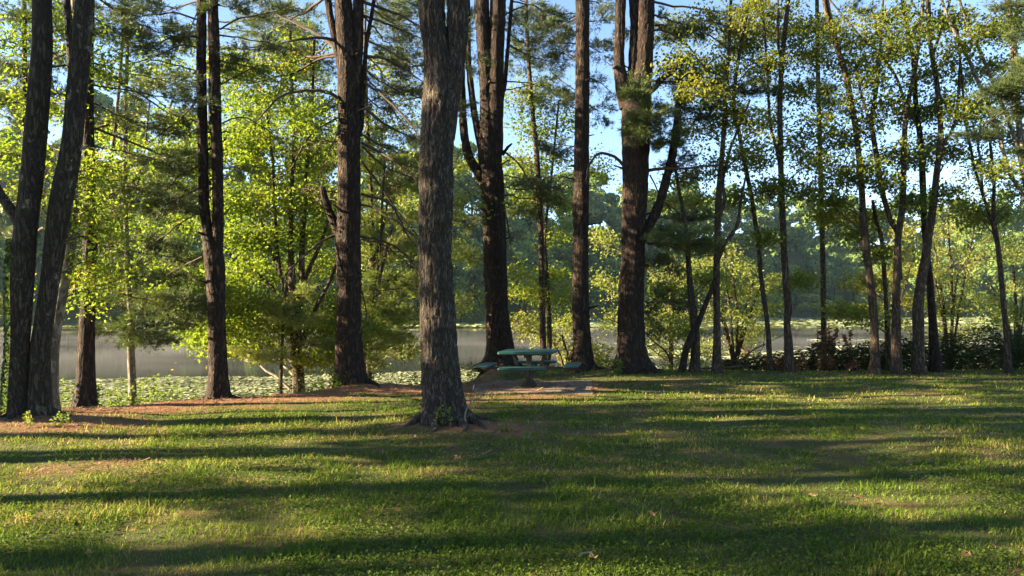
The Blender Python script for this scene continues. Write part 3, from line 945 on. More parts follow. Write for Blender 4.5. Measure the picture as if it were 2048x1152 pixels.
for pts, r, d in [([(1008, 30), (1040, 15), (1080, 5)], .03, .5), ([(1010, 180), (1040, 175), (1080, 165)], .02, .5), ([(1005, 300), (1040, 330), (1060, 365), (1110, 410)], .026, .5), ([(960, 400), (930, 380), (900, 350)], .02, .5), ([(1008, 350), (1050, 358), (1110, 352)], .018, .8)]:
    t.branch(pts, r, .005, d, 10, .7, needle_n=6)
for b in [(1050, 90, 50, 25, 10, 1), (1070, 370, 60, 18, 13, .5), (1090, 180, 50, 22, 8, 1), (1040, 420, 50, 25, 9, 1), (950, 440, 40, 25, 7, 1.2), (930, 20, 30, 20, 6, 1), (1080, 20, 50, 20, 9, 1), (1110, 400, 40, 18, 8, 1.2), (940, 520, 35, 30, 6, 1.5)]:
    t.blob(*b[:5], dD=b[5], kind=N, per=16, slope=0.0, limb_up=-0.03, spray=0.24, needle=(.12, .0075, 9))
for b in [(1010, 40, 40, 22, 8, .8), (1120, 40, 40, 22, 8, 1.2), (1040, 130, 45, 22, 8, 1.2), (1120, 120, 40, 22, 8, 1.4), (1090, 70, 50, 24, 8, 1.6), (900, 60, 30, 24, 6, 1.4)]:
    t.blob(*b[:5], dD=b[5], kind=N, per=14, slope=0.0, limb_up=-0.03, spray=0.24, needle=(.12, .0075, 9))
t.crown(10, 10.5, 18, 3, N)
t.roots(6, .34, .9)
t.stubs(8)
t.done()
# --- J: thin paired stems
t = Tree('maple_tree', 'thin paired stems standing just beyond the table with pale yellowish leaves', 'tree', 21.3,
         [[(1087, 752, 16), (1086, 690, 13), (1084, 600, 12), (1083, 500, 12), (1079, 400, 11), (1073, 300, 10), (1064, 210, 9), (1056, 100, 8), (1052, 0, 7)],
          [(1090, 740, 14, .2), (1099, 690, 11, .25), (1096, 600, 9, .25), (1093, 540, 8, .25), (1090, 470, 6, .25), (1105, 330, 5, .3), (1118, 200, 4, .3)]],
         'thin_bark', 'maple_leaf', top=10, seed=20, flare=0.3, seg=12, twig='grey_twig')
for b in [(1060, 590, 55, 40, 8), (1120, 600, 45, 40, 8), (1110, 540, 50, 30, 6), (1050, 540, 40, 40, 5), (1030, 640, 30, 40, 3), (1120, 470, 40, 30, 5), (1050, 250, 50, 40, 7), (1100, 250, 50, 50, 7), (1110, 320, 40, 40, 6), (1030, 200, 40, 40, 5), (1040, 320, 40, 40, 7), (1130, 240, 40, 40, 7), (1080, 180, 45, 35, 7), (1060, 400, 40, 35, 6), (1200, 330, 30, 40, 5), (1130, 400, 35, 35, 6)]:
    t.blob(*b, dD=.4, per=20, size=.09, vmean=.62)
t.done()
# --- K: straight slim pine
t = Tree('pine_tree', 'straight limbless pine trunk on the far side of the table, next to the forked giant', 'tree', 18.8,
         [[(1167, 752, 42), (1166, 720, 37), (1163, 660, 34), (1161, 600, 33), (1161, 500, 31), (1162, 400, 31), (1163, 300, 30), (1165, 150, 28), (1165, 0, 27), (1166, -150, 24)]],
         'pine_bark', 'pine_needle', top=19, seed=21, flare=0.55, seg=48, step=.09, ridge=.014, ridge_f=4.2)
for pts, r, d in [([(1150, 120), (1120, 90), (1090, 50), (1060, 10)], .018, .6), ([(1150, 420), (1120, 390), (1080, 360), (1030, 345)], .014, .6), ([(1150, 180), (1100, 140), (1070, 60)], .012, .8), ([(1178, 155), (1200, 165), (1230, 190)], .012, .3)]:
    t.branch(pts, r, .004, d, 10, .6, needle_n=4)
for b in [(1100, 60, 50, 20, 9, 1), (1130, 200, 40, 20, 7, 1), (1200, 100, 35, 20, 6, .8), (1195, 220, 30, 30, 5, .8), (1120, 300, 40, 20, 5, 1.2)]:
    t.blob(*b[:5], dD=b[5], kind=N, per=16, slope=0.0, limb_up=-0.03, spray=0.24, needle=(.12, .0075, 9))
t.crown(9, 10, 18, 2.8, N)
t.roots(6, .24, .6)
t.stubs(12)
t.done()
# --- L: giant forked pine
t = Tree('pine_tree', 'thickest pine with three upright forks, a bare ledge at the fork and broken limbs', 'tree', 18.4,
         [[(1266, 752, 64), (1264, 720, 58), (1262, 680, 53), (1262, 600, 50), (1266, 520, 48), (1267, 450, 48), (1270, 400, 50), (1271, 330, 54), (1272, 250, 58), (1274, 190, 58), (1286, 140, 38), (1291, 60, 35), (1292, 0, 34), (1294, -150, 30)],
          [(1255, 215, 34), (1243, 160, 28), (1238, 125, 21), (1240, 60, 20), (1241, 0, 21), (1242, -150, 18)],
          [(1264, 200, 22), (1266, 120, 18), (1268, 60, 15), (1266, 0, 15), (1262, -150, 12)],
          [(1270, 500, 30), (1285, 470, 22), (1304, 440, 19), (1320, 402, 18), (1335, 350, 17), (1344, 312, 16), (1352, 260, 14), (1357, 215, 13), (1352, 188, 12)]],
         'pine_bark', 'pine_needle', top=20, seed=22, flare=0.6, seg=60, step=.1, ridge=.024, ridge_f=5.5)
t.branch([(1296, 185), (1312, 172), (1330, 152), (1350, 140), (1354, 130)], .085, .05, -.3, 0, mat='pine_bark', cap=True, seg=8)
t.branch([(1248, 332), (1228, 314), (1204, 306), (1188, 315), (1178, 332), (1174, 350)], .04, .015, -.4, 4, .4)
t.branch([(1290, 342), (1320, 338), (1380, 336), (1430, 330), (1452, 328)], .045, .012, -.5, 10, .6)
t.branch([(1240, 133), (1232, 134), (1226, 137)], .06, .03, -.2, 0, mat='dead_bark' if 'dead_bark' in M else 'thin_bark', cap=True)
t.branch([(1256, 135), (1236, 125), (1222, 130), (1205, 118)], .02, .006, .3, 5, .4)
t.branch([(1296, 488), (1320, 490), (1355, 495), (1390, 505)], .026, .008, -.6, 10, .6, needle_n=12)
t.branch([(1300, 350), (1320, 390), (1345, 425), (1380, 470)], .02, .006, .5, 12, .6, needle_n=12)
t.branch([(1290, 70), (1320, 60), (1370, 85), (1410, 135), (1450, 155)], .03, .008, .6, 12, .6, needle_n=6)
t.branch([(1355, 240), (1380, 238), (1400, 242)], .022, .008, .2, 4, .4)
for b in [(1275, 185, 22, 25, 9, -.9), (1300, 235, 35, 28, 14, -.9), (1280, 260, 26, 25, 9, -1), (1330, 280, 40, 35, 13, -.5), (1350, 210, 40, 25, 10, .4), (1390, 170, 50, 25, 11, .5), (1350, 470, 50, 20, 13, -.4), (1390, 490, 45, 18, 11, -.2),
          (1340, 530, 40, 20, 9, .3), (1380, 440, 40, 18, 8, .4), (1350, 600, 40, 25, 7, .8), (1330, 60, 50, 30, 9, .8), (1260, 60, 30, 40, 5, 1), (1420, 60, 40, 20, 7, 1), (1460, 175, 50, 18, 10, .6), (1510, 180, 40, 16, 8, .4), (1420, 230, 40, 20, 8, .6),
          (1310, 640, 25, 30, 5, .8), (1360, 330, 30, 25, 6, .4), (1490, 30, 50, 22, 9, .8)]:
    t.blob(*b[:5], dD=b[5], kind=N, per=17, slope=-0.02, limb_up=-0.03, spray=0.24, needle=(.12, .0075, 9))
t.crown(12, 9.6, 19, 3.2, N)
t.roots(7, .38, .9)
t.stubs(9)
t.done()

# --- X: bright multi-stem maple on the bank
t = Tree('maple_tree', 'bright yellow-green maple with many spreading stems at the edge of the lily pads', 'tree', 16.8,
         [[(598, 792, 30), (597, 760, 25), (593, 720, 26), (592, 660, 24), (590, 620, 22), (584, 560, 15), (582, 500, 13), (582, 400, 10), (588, 300, 8), (584, 180, 7), (580, 60, 6)],
          [(592, 650, 18), (600, 610, 15), (604, 570, 14), (604, 500, 12), (609, 420, 9), (614, 330, 7), (624, 220, 6), (628, 80, 5)],
          [(590, 640, 14), (572, 590, 10), (556, 520, 9), (550, 430, 8), (546, 330, 6), (530, 200, 5)],
          [(604, 580, 10), (618, 540, 9), (640, 490, 8), (656, 440, 6), (664, 380, 5)],
          [(588, 660, 12), (566, 610, 9), (540, 570, 7), (505, 540, 6)],
          [(604, 690, 10), (616, 650, 9), (640, 600, 8), (665, 550, 7), (690, 480, 5)],
          [(586, 600, 8), (565, 560, 7), (530, 470, 6), (520, 430, 5)]],
         'thin_bark', 'maple_leaf', top=11, seed=23, flare=0.35, seg=14, twig='grey_twig', rough=.1)
rg = np.random.default_rng(3)
for b in [(400, 560, 40, 35), (440, 600, 40, 35), (420, 650, 28, 30), (470, 540, 50, 35), (500, 600, 45, 35), (470, 470, 50, 35), (530, 470, 50, 35), (520, 400, 50, 35), (570, 380, 50, 40), (460, 400, 40, 35), (620, 400, 50, 40), (500, 330, 55, 35),
          (560, 300, 55, 40), (620, 320, 50, 40), (650, 450, 40, 40), (640, 530, 35, 40), (490, 280, 45, 35), (540, 540, 45, 35), (660, 600, 40, 35), (550, 200, 55, 40), (610, 230, 50, 40), (480, 200, 45, 35), (400, 600, 28, 28), (560, 130, 50, 35),
          (450, 690, 40, 22), (640, 660, 40, 30), (590, 470, 50, 40), (380, 530, 34, 30), (360, 590, 26, 26), (350, 330, 40, 25), (300, 300, 40, 25), (460, 130, 35, 28), (600, 90, 45, 30), (400, 670, 28, 24), (450, 650, 40, 26), (520, 680, 36, 24), (640, 710, 36, 22), (500, 640, 40, 26), (690, 690, 34, 26), (560, 640, 40, 26), (740, 660, 36, 30), (680, 640, 30, 30)]:
    t.blob(*b, n=11, dD=rg.uniform(-1.0, 1.4), per=21, size=.09, vmean=.55, spray=.36)
t.done()
# pale needled young pine in front of its foot
t = Tree('pine_tree', 'low young pine with soft pale needles at the foot of the bright maple', 'tree', 16.1,
         [[(560, 800, 9), (562, 740, 8), (566, 660, 6), (570, 590, 5), (572, 550, 3)]], 'thin_bark', 'light_needle', top=3, seed=24, flare=.2, seg=8)
for b in [(520, 705, 46, 14, 7, -.2), (600, 640, 40, 18, 8, -.3), (630, 690, 40, 16, 7, 0), (560, 610, 36, 20, 6, 0), (560, 718, 36, 12, 5, -.3), (620, 590, 30, 18, 5, .2)]:
    t.blob(*b[:5], dD=b[5], kind=N, per=14, slope=.1, limb_up=.03, spray=.2, vmean=.7)
t.done()
# --- Y: pale pine behind G with a leaning pole
t = Tree('pine_tree', 'leaning slender pine with pale feathery needles behind the large dark pine', 'tree', 18.9,
         [[(724, 770, 13), (728, 700, 11), (740, 640, 10), (752, 587, 9), (764, 530, 9), (777, 480, 8), (783, 455, 6)], [(745, 620, 6), (760, 500, 5), (765, 400, 5), (770, 300, 4)]],
         'thin_bark', 'light_needle', top=8, seed=25, flare=.3, seg=10)
for b in [(780, 560, 50, 28, 13, .3), (790, 620, 45, 26, 13, .2), (760, 660, 45, 26, 12, 0), (780, 690, 35, 22, 9, -.1), (740, 600, 35, 30, 8, .3), (800, 500, 45, 28, 11, .5), (750, 480, 40, 30, 9, .6), (790, 440, 50, 25, 10, .6), (740, 400, 45, 30, 8, .8),
          (800, 370, 45, 30, 9, .8), (760, 320, 45, 30, 8, .9), (740, 720, 30, 18, 6, 0), (830, 580, 25, 25, 6, .4)]:
    t.blob(*b[:5], dD=b[5], kind=N, per=18, slope=.05, limb_up=.02, spray=.22, vmean=.5, needle=(.12, .0075, 9))
t.done()
# leafy tree further back, between dark pine and oak
t = Tree('maple_tree', 'pale leafy maple out on the bank between the dark pine and the grey oak', 'tree', 19.7,
         [[(735, 770, 14), (740, 650, 12), (745, 520, 10), (742, 380, 8), (735, 250, 7), (730, 100, 6)], [(742, 560, 8), (770, 430, 6), (790, 300, 5)], [(741, 480, 7), (700, 380, 5), (660, 280, 4)]],
         'thin_bark', 'pale_leaf', top=12, seed=26, flare=.3, seg=10, twig='grey_twig')
for b in [(760, 560, 50, 40), (820, 560, 40, 40), (800, 480, 45, 40), (760, 430, 50, 40), (810, 400, 45, 40), (740, 330, 50, 40), (790, 310, 45, 40), (680, 300, 45, 40), (660, 210, 45, 40), (750, 230, 45, 35), (820, 240, 35, 40), (800, 640, 40, 30), (920, 500, 30, 40), (930, 400, 30, 40), (690, 620, 30, 40), (700, 420, 40, 40), (930, 600, 22, 30), (770, 620, 45, 35), (820, 350, 40, 40), (770, 500, 45, 35), (720, 500, 40, 40), (800, 180, 45, 35), (640, 400, 40, 35), (600, 170, 45, 30), (920, 320, 35, 30), (830, 700, 30, 20), (780, 120, 45, 30)]:
    t.blob(*b, n=6, dD=rg.uniform(-.5, 1.5), per=20, size=.09, vmean=.5, spray=.36)
t.done()

t = Tree('maple_tree', 'airy yellowish maple rooted behind the red-brown pine, spreading over the young pine', 'tree', 18.3,
         [[(172, 800, 14), (174, 700, 12), (180, 560, 11), (200, 420, 9), (225, 300, 8), (240, 150, 7), (250, 0, 6)], [(180, 560, 8), (230, 480, 6), (280, 350, 5), (300, 200, 4)], [(205, 400, 7), (300, 330, 6), (345, 200, 5)]],
         'thin_bark', 'maple_leaf', top=12, seed=27, flare=.3, seg=10, twig='grey_twig')
for b in [(330, 330, 50, 35), (270, 350, 50, 35), (230, 420, 45, 35), (380, 360, 40, 35), (350, 470, 45, 35), (270, 470, 45, 30), (310, 530, 45, 30), (220, 330, 45, 35), (390, 270, 35, 30), (330, 240, 40, 30), (240, 260, 40, 30), (230, 540, 40, 30), (340, 130, 40, 30), (380, 450, 30, 30), (280, 150, 40, 25), (380, 80, 40, 28)]:
    t.blob(*b, n=6, dD=rg.uniform(-.5, 1.5), per=20, size=.09, vmean=.5, spray=.36)
t.done()
t = Tree('pine_tree', 'feathery pale pine rooted behind the twin-stemmed pine, boughs filling the sky beside it', 'tree', 18.5,
         [[(436, 780, 14), (434, 600, 13), (430, 480, 12), (424, 400, 12), (421, 200, 10), (420, 0, 9)]], 'pine_bark', 'light_needle', top=14, seed=29, flare=.3, seg=10)
for b in [(500, 60, 60, 24, 11), (560, 30, 60, 24, 10), (480, 140, 50, 22, 10), (560, 110, 60, 22, 10), (620, 70, 50, 22, 9), (520, 190, 60, 22, 10), (610, 150, 50, 22, 9), (490, 260, 50, 22, 8), (590, 230, 60, 22, 9), (640, 260, 40, 22, 7), (560, 300, 60, 22, 8), (640, 340, 40, 24, 7)]:
    t.blob(*b, dD=rg.uniform(-.6, .6), kind=N, per=15, slope=.02, limb_up=-.02, spray=.26, vmean=.35)
t.crown(7, 9.5, 13, 2.4, N)
t.done()

def high_pine(label, x, y0, D, blobs, seed, top=14, per=14):
    t = Tree('pine_tree', label, 'tree', D, [[(x, y0, 18), (x + 1, 600, 16), (x + 2, 400, 14), (x + 3, 200, 12), (x + 2, 0, 10)]], 'pine_bark', 'pine_needle', top=top, seed=seed, flare=.3, seg=10)
    for b in blobs:
        t.blob(*b, dD=t.rng.uniform(-.6, .6), kind=N, per=per, slope=.02, limb_up=-.02, spray=.26)
    t.crown(5, 9, top - .5, 2.4, N)
    t.done()
high_pine('dark pine with high boughs, mostly hidden behind the grey oak trunk', 850, 770, 18.8, [(790, 40, 60, 26, 11), (820, 110, 60, 24, 11), (770, 190, 60, 24, 10), (900, 60, 40, 26, 9), (800, 260, 60, 24, 10), (930, 130, 36, 24, 7), (760, 120, 50, 24, 9), (830, 330, 50, 22, 8), (920, 220, 36, 22, 6), (860, -20, 70, 26, 10)], 61)
high_pine('tall thin pine hidden behind the ivy-clad maple, boughs crossing the gap of sky', 46, 830, 13.9, [(10, 40, 60, 26, 10), (110, 20, 50, 22, 9), (20, 130, 60, 24, 10), (115, 110, 40, 22, 8), (20, 220, 60, 24, 10), (110, 200, 40, 22, 7), (10, 310, 60, 24, 9), (120, 290, 36, 20, 6), (220, 60, 50, 22, 8), (20, 400, 50, 22, 7), (-40, 120, 60, 26, 8)], 62)
high_pine('dark pine behind the straight limbless pine, boughs against the open sky', 1158, 750, 20.6, [(1110, 30, 50, 24, 9), (1200, 40, 36, 22, 7), (1120, 110, 50, 22, 8), (1090, 200, 50, 22, 8), (1190, 160, 24, 20, 4), (1110, 290, 50, 20, 7), (1060, 80, 50, 22, 8), (1215, 5, 40, 20, 7)], 63)

# --- right-hand group of slim trees on the far edge of the lawn
LEAF_N, LEAF_S = 2.5, .9
def leafy(label, D, stems, blobs, seed, leaf='green_leaf', bark='thin_bark', top=13.0, n=10, per=24, size=.088, crown=4, vmean=.6, name='ash_tree', flare=.3, seg=16):
    t = Tree(name, label, 'tree', D, stems, bark, leaf, top=top, seed=seed, flare=flare, seg=seg, twig='twig_bark', rough=.11)
    for b in blobs:
        t.blob(*b[:4], n=b[4] if len(b) > 4 else n, dD=t.rng.uniform(-.8, 1.4), per=per, size=size, vmean=vmean, slope=.55, spray=.29)
    if crown:
        t.crown(crown, 9.5, top - .5, 2.4, per=16, vmean=vmean)
    return t

t = leafy('crooked tree wrapped by a thick leaning vine stem, near the forked giant pine', 18.7,
          [[(1389, 740, 22), (1391, 700, 18), (1388, 640, 16), (1381, 580, 13), (1378, 540, 11), (1372, 460, 9), (1358, 380, 7), (1345, 300, 6)]],
          [(1330, 400, 35, 30), (1390, 400, 40, 30), (1370, 350, 40, 30), (1420, 560, 30, 30), (1340, 580, 30, 30), (1400, 480, 30, 24), (1350, 660, 30, 30)], 31, 'pale_leaf', top=9, crown=0, vmean=.55)
t.done()
t = Tree('vine', 'thick twisted reddish vine stem leaning across the crooked tree', 'vine', 18.4,
         [[(1362, 742, 14), (1372, 700, 14), (1386, 664, 13), (1398, 640, 12), (1421, 585, 10), (1431, 556, 8)], [(1372, 705, 8), (1380, 690, 8), (1396, 655, 7), (1408, 620, 6)]], 'pine_bark', None, top=3, seed=32, flare=.2, seg=8)
t.done()
t = leafy('upright slim tree touched by the leaning vine, with a long curved side limb', 18.6,
          [[(1433, 742, 20), (1434, 690, 16), (1434, 640, 15), (1433, 560, 14), (1434, 500, 13), (1437, 400, 13), (1445, 300, 10), (1452, 200, 8), (1458, 90, 7), (1462, 0, 6)],
           [(1436, 520, 9), (1448, 490, 8), (1468, 462, 7), (1477, 440, 7), (1482, 400, 6), (1492, 350, 4)],
           [(1440, 430, 7), (1450, 400, 7), (1446, 360, 6), (1460, 300, 6), (1480, 250, 5), (1500, 200, 4)]],
          [(1420, 330, 45, 35), (1400, 260, 45, 35), (1450, 230, 45, 35), (1490, 300, 40, 35), (1430, 140, 50, 35), (1380, 120, 45, 35), (1470, 90, 50, 35), (1410, 40, 50, 30), (1500, 20, 50, 30), (1340, 60, 40, 30), (1480, 400, 30, 30), (1400, 180, 40, 30), (1520, 140, 40, 35), (1350, 140, 40, 30)], 33, 'green_leaf', vmean=.75)
t.done()
t = leafy('thin stem leaning toward the vine-wrapped trees, bare below', 19.2,
          [[(1541, 726, 12), (1535, 650, 10), (1527, 590, 10), (1521, 545, 9), (1518, 500, 9), (1504, 400, 9), (1493, 345, 9), (1484, 300, 8), (1474, 240, 8), (1467, 200, 7), (1480, 100, 6), (1500, 0, 5)]],
          [(1500, 240, 40, 30), (1440, 200, 40, 30), (1520, 320, 35, 30), (1540, 240, 35, 35), (1470, 60, 45, 30), (1530, 60, 40, 30)], 34, 'green_leaf', vmean=.65, crown=3)
t.done()
t = leafy('straight slim tree with a knee in its lower trunk, standing in dark weeds', 19.0,
          [[(1578, 728, 20), (1577, 690, 17), (1574, 645, 13), (1577, 620, 16), (1573, 570, 15), (1568, 500, 13), (1564, 400, 12), (1561, 300, 12), (1560, 200, 11), (1566, 100, 10), (1577, 0, 9)],
           [(1560, 330, 8), (1554, 300, 8), (1541, 250, 6), (1537, 190, 6), (1532, 100, 5), (1524, 0, 5)], [(1562, 130, 6), (1556, 80, 6), (1556, 0, 5)]],
          [(1600, 280, 40, 30), (1560, 370, 30, 25), (1540, 380, 25, 20), (1620, 320, 30, 30), (1600, 180, 40, 35), (1540, 130, 40, 35), (1610, 80, 45, 35), (1560, 30, 45, 30), (1500, 90, 35, 30), (1530, 470, 26, 22), (1600, 560, 20, 18)], 35, 'green_leaf', vmean=.6)
t.branch([(1570, 200), (1600, 205), (1640, 215), (1670, 222)], .015, .004, -.4, 10, .4, needle_n=0)
t.done()
t = leafy('curving trunk bending away at the top, first of the close group in the tall weeds', 18.6,
          [[(1750, 745, 22), (1750, 700, 18), (1749, 656, 17), (1746, 610, 17), (1740, 560, 17), (1732, 500, 16), (1728, 450, 15), (1721, 350, 13), (1712, 260, 13), (1701, 200, 13), (1692, 150, 12), (1680, 112, 11), (1660, 55, 9), (1648, 0, 8)],
           [(1685, 125, 7), (1668, 60, 7), (1655, 0, 6)]],
          [(1650, 320, 45, 35), (1680, 350, 35, 30), (1640, 250, 45, 35), (1680, 200, 40, 35), (1720, 130, 45, 35), (1640, 120, 45, 35), (1690, 60, 50, 30), (1620, 50, 45, 30), (1750, 60, 45, 30), (1660, 400, 35, 22), (1610, 380, 30, 18), (1690, 280, 35, 30)], 36, 'green_leaf', vmean=.6)
t.done()
t = leafy('thinnest short stem of the close group, between two larger trunks', 19.6,
          [[(1778, 730, 13), (1776, 680, 11), (1772, 604, 9), (1768, 540, 10), (1763, 480, 9), (1752, 440, 8), (1745, 400, 6)]],
          [(1740, 430, 40, 18), (1690, 430, 40, 16), (1700, 470, 35, 16), (1720, 560, 35, 18), (1690, 620, 35, 14), (1730, 630, 40, 18), (1760, 500, 30, 18), (1640, 430, 30, 14)], 37, 'green_leaf', top=6, crown=0, vmean=.8)
t.done()
t = leafy('dark-footed trunk that parts low into two winding stems', 18.5,
          [[(1793, 738, 22), (1793, 690, 20), (1792, 621, 18), (1793, 570, 16), (1795, 500, 14), (1801, 440, 14), (1806, 400, 13), (1808, 300, 12), (1811, 240, 11), (1819, 190, 10), (1830, 140, 9), (1840, 60, 8), (1846, 0, 7)],
           [(1799, 560, 12, .15), (1797, 500, 12, .2), (1795, 465, 11, .2), (1781, 440, 11, .2), (1772, 410, 11, .2), (1766, 390, 11, .2), (1757, 340, 11, .2), (1751, 300, 11, .2), (1744, 240, 10, .2), (1754, 170, 8, .2), (1760, 100, 6, .2)],
           [(1812, 215, 7), (1795, 160, 6), (1776, 130, 6), (1750, 95, 5), (1726, 78, 4)], [(1751, 290, 7), (1735, 230, 6), (1718, 170, 5), (1710, 120, 4)]],
          [(1780, 200, 40, 35), (1740, 250, 35, 30), (1790, 300, 35, 30), (1780, 100, 45, 35), (1830, 60, 45, 35), (1740, 170, 40, 30), (1800, 20, 45, 28), (1730, 330, 30, 26), (1770, 360, 30, 22)], 38, 'green_leaf', vmean=.55)
t.done()
t = leafy('reddish trunk leaning outward then straight, with one long branch rising beside it', 18.6,
          [[(1838, 742, 26), (1838, 700, 22), (1837, 656, 24), (1836, 620, 23), (1840, 575, 21), (1851, 517, 20), (1857, 470, 18), (1862, 440, 18), (1868, 400, 16), (1874, 340, 14), (1881, 290, 13), (1881, 250, 12), (1877, 200, 12), (1871, 150, 11), (1861, 90, 10), (1856, 0, 10)],
           [(1875, 330, 9), (1884, 295, 8), (1900, 270, 8), (1911, 238, 8), (1917, 200, 7), (1919, 150, 6), (1920, 120, 4)], [(1866, 110, 7), (1882, 60, 6), (1900, 0, 5)]],
          [(1890, 200, 40, 35), (1860, 280, 30, 28), (1910, 300, 35, 28), (1900, 110, 45, 35), (1850, 150, 40, 30), (1870, 40, 45, 30), (1920, 40, 45, 30), (1900, 380, 35, 22), (1930, 220, 30, 35)], 39, 'green_leaf', vmean=.55)
t.done()
t = leafy('shaggy dark-barked trunk pressed close behind the reddish leaning one', 19.3,
          [[(1871, 742, 26), (1869, 700, 22), (1866, 656, 19), (1862, 600, 17), (1859, 552, 16), (1853, 500, 13), (1849, 450, 12), (1846, 375, 14), (1843, 300, 13), (1840, 270, 13), (1834, 230, 11), (1831, 200, 11), (1826, 115, 9), (1812, 40, 8), (1802, -20, 7)]],
          [(1820, 230, 35, 30), (1830, 320, 30, 28), (1800, 90, 40, 30), (1850, 220, 30, 30), (1830, 400, 30, 20)], 40, 'green_leaf', vmean=.5, bark='pine_bark')
t.done()
t = leafy('two-forked slim tree standing apart beyond the close group, in dark tall weeds', 18.9,
          [[(2017, 738, 16), (2014, 690, 13), (2010, 640, 11), (2002, 552, 12), (1997, 500, 11), (1990, 450, 9), (1987, 425, 9), (1988, 360, 7), (1983, 310, 7), (1980, 285, 6)],
           [(1997, 500, 8), (1982, 440, 7), (1966, 390, 7), (1952, 345, 6), (1943, 305, 6), (1931, 240, 6), (1924, 160, 5), (1915, 60, 5)], [(1966, 395, 6), (1962, 340, 5), (1955, 280, 5)]],
          [(1960, 330, 40, 30), (2000, 330, 40, 30), (1940, 420, 40, 22), (2020, 420, 35, 24), (1980, 250, 40, 35), (1930, 150, 40, 35), (1960, 440, 40, 18), (2040, 380, 30, 30)], 41, 'pale_leaf', top=9, crown=0, vmean=.5)
t.done()
t = leafy('several long pale stems leaning in from beyond the edge of the view', 18.4,
          [[(2085, 745, 30), (2078, 600, 24), (2068, 470, 20), (2050, 340, 15), (2036, 225, 14), (2028, 100, 15), (2015, 0, 13), (2004, -100, 11)],
           [(2075, 560, 16), (2050, 405, 9), (2021, 350, 9), (2006, 300, 9), (1996, 260, 9), (1975, 205, 9), (1961, 175, 9), (1940, 125, 8), (1921, 85, 8), (1890, 20, 6)],
           [(2070, 480, 14), (2045, 340, 9), (2030, 280, 9), (2015, 235, 9), (1998, 195, 8), (1976, 140, 8), (1950, 80, 7), (1925, 20, 6)],
           [(2032, 150, 10), (2024, 80, 9), (2034, 20, 9), (2038, -60, 8)]],
          [(2010, 60, 45, 35), (1960, 60, 45, 35), (2030, 180, 40, 35), (1990, 130, 40, 30), (2040, 280, 35, 35), (1960, 220, 35, 30), (2040, 30, 40, 30)], 42, 'green_leaf', bark='smooth_bark', vmean=.5, flare=.3)
t.done()
# pine bough reaching in at the right edge, from a pine standing outside the view
t = Tree('pine_tree', 'dark pine standing past the edge of the view, dense needled boughs reaching in', 'tree', 15.8,
         [[(2190, 790, 46), (2186, 600, 40), (2180, 400, 34), (2176, 200, 30), (2172, 0, 26), (2170, -150, 22)]], 'pine_bark', 'pine_needle', top=16, seed=43, flare=.4, seg=16)
for b in [(2035, 175, 50, 20, 16, -.4), (2000, 185, 40, 14, 9, -.5), (2060, 140, 40, 20, 10, 0), (2050, 220, 40, 20, 10, 0), (2100, 300, 50, 25, 10, 0), (1960, 270, 40, 10, 6, -.3), (2060, 60, 40, 20, 8, 0), (2040, 10, 40, 18, 7, 0)]:
    t.blob(*b[:5], dD=b[5], kind=N, per=18, slope=.1, limb_up=-.04, spray=.22)
t.branch([(2176, 180), (2060, 200), (1990, 235), (1950, 275)], .022, .005, -.4, 8, .4, needle_n=6)
t.crown(6, 8, 15, 2.6, N)
t.done()
# needled bough tufts high between the right-hand trees
t = Tree('pine_tree', 'slender pine half hidden among the leafy trees, dark needles against the sky', 'tree', 21.5,
         [[(1648, 740, 13), (1647, 600, 12), (1644, 450, 11), (1640, 300, 10), (1636, 150, 9), (1634, 0, 8)]], 'thin_bark', 'pine_needle', top=13, seed=44, flare=.3, seg=10)
for b in [(1680, 100, 60, 20, 12, -.2), (1620, 180, 45, 16, 9, -.3), (1600, 60, 50, 18, 8, 0), (1700, 30, 50, 18, 9, .2), (1650, 220, 40, 14, 6, .2)]:
    t.blob(*b[:5], dD=b[5], kind=N, per=17, slope=.05, limb_up=-.03, spray=.25, needle=(.13, .008, 9))
t.crown(4, 9.5, 12.5, 2.2, N)
t.done()

LEAF_N, LEAF_S = 2.8, .95
# --- bushes on the bank beyond the lawn
def bush(label, D, bx, by, blobs, seed, leaf='pale_leaf', n=7, per=19, size=.085, vmean=.5, name='shrub', stems=3, gz=None):
    rng = np.random.default_rng(seed)
    top = min(b[1] for b in blobs)
    st = [[(bx, by, 8), (bx + 4, (by + top) / 2 + 20, 6), (bx - 6, top + 30, 4)]]
    for k in range(stems):
        dx = rng.uniform(-60, 60)
        st.append([(bx, by, 6), (bx + dx * .4, by - (by - top) * .4, 5), (bx + dx, by - (by - top) * rng.uniform(.6, .9), 3)])
    t = Tree(name, label, 'shrub', D, st, 'thin_bark', leaf, top=2, seed=seed, flare=.2, seg=8, twig='grey_twig')
    for b in blobs:
        t.blob(*b, n=n, dD=rng.uniform(-.5, .8), per=per, size=size, vmean=vmean, slope=.7, spray=.3)
    t.done()
bush('low pale bush in sun between the table and the limbless pine', 22.3, 1130, 750, [(1120, 680, 40, 30), (1150, 710, 30, 25), (1090, 660, 30, 25), (1200, 690, 30, 30), (1205, 720, 25, 20), (1140, 640, 30, 20), (1060, 640, 18, 20)], 51, 'pale_leaf', vmean=.75)
bush('sunlit bush filling the gap behind the crooked vine-wrapped tree', 23.3, 1340, 748, [(1320, 690, 30, 30), (1350, 640, 40, 35), (1400, 620, 40, 35), (1330, 600, 35, 30), (1420, 690, 35, 30), (1370, 700, 40, 25), (1310, 640, 20, 30), (1380, 560, 40, 35), (1330, 540, 35, 30), (1220, 640, 18, 25), (1210, 560, 20, 35), (1200, 480, 22, 30)], 52, 'pale_leaf', vmean=.6)
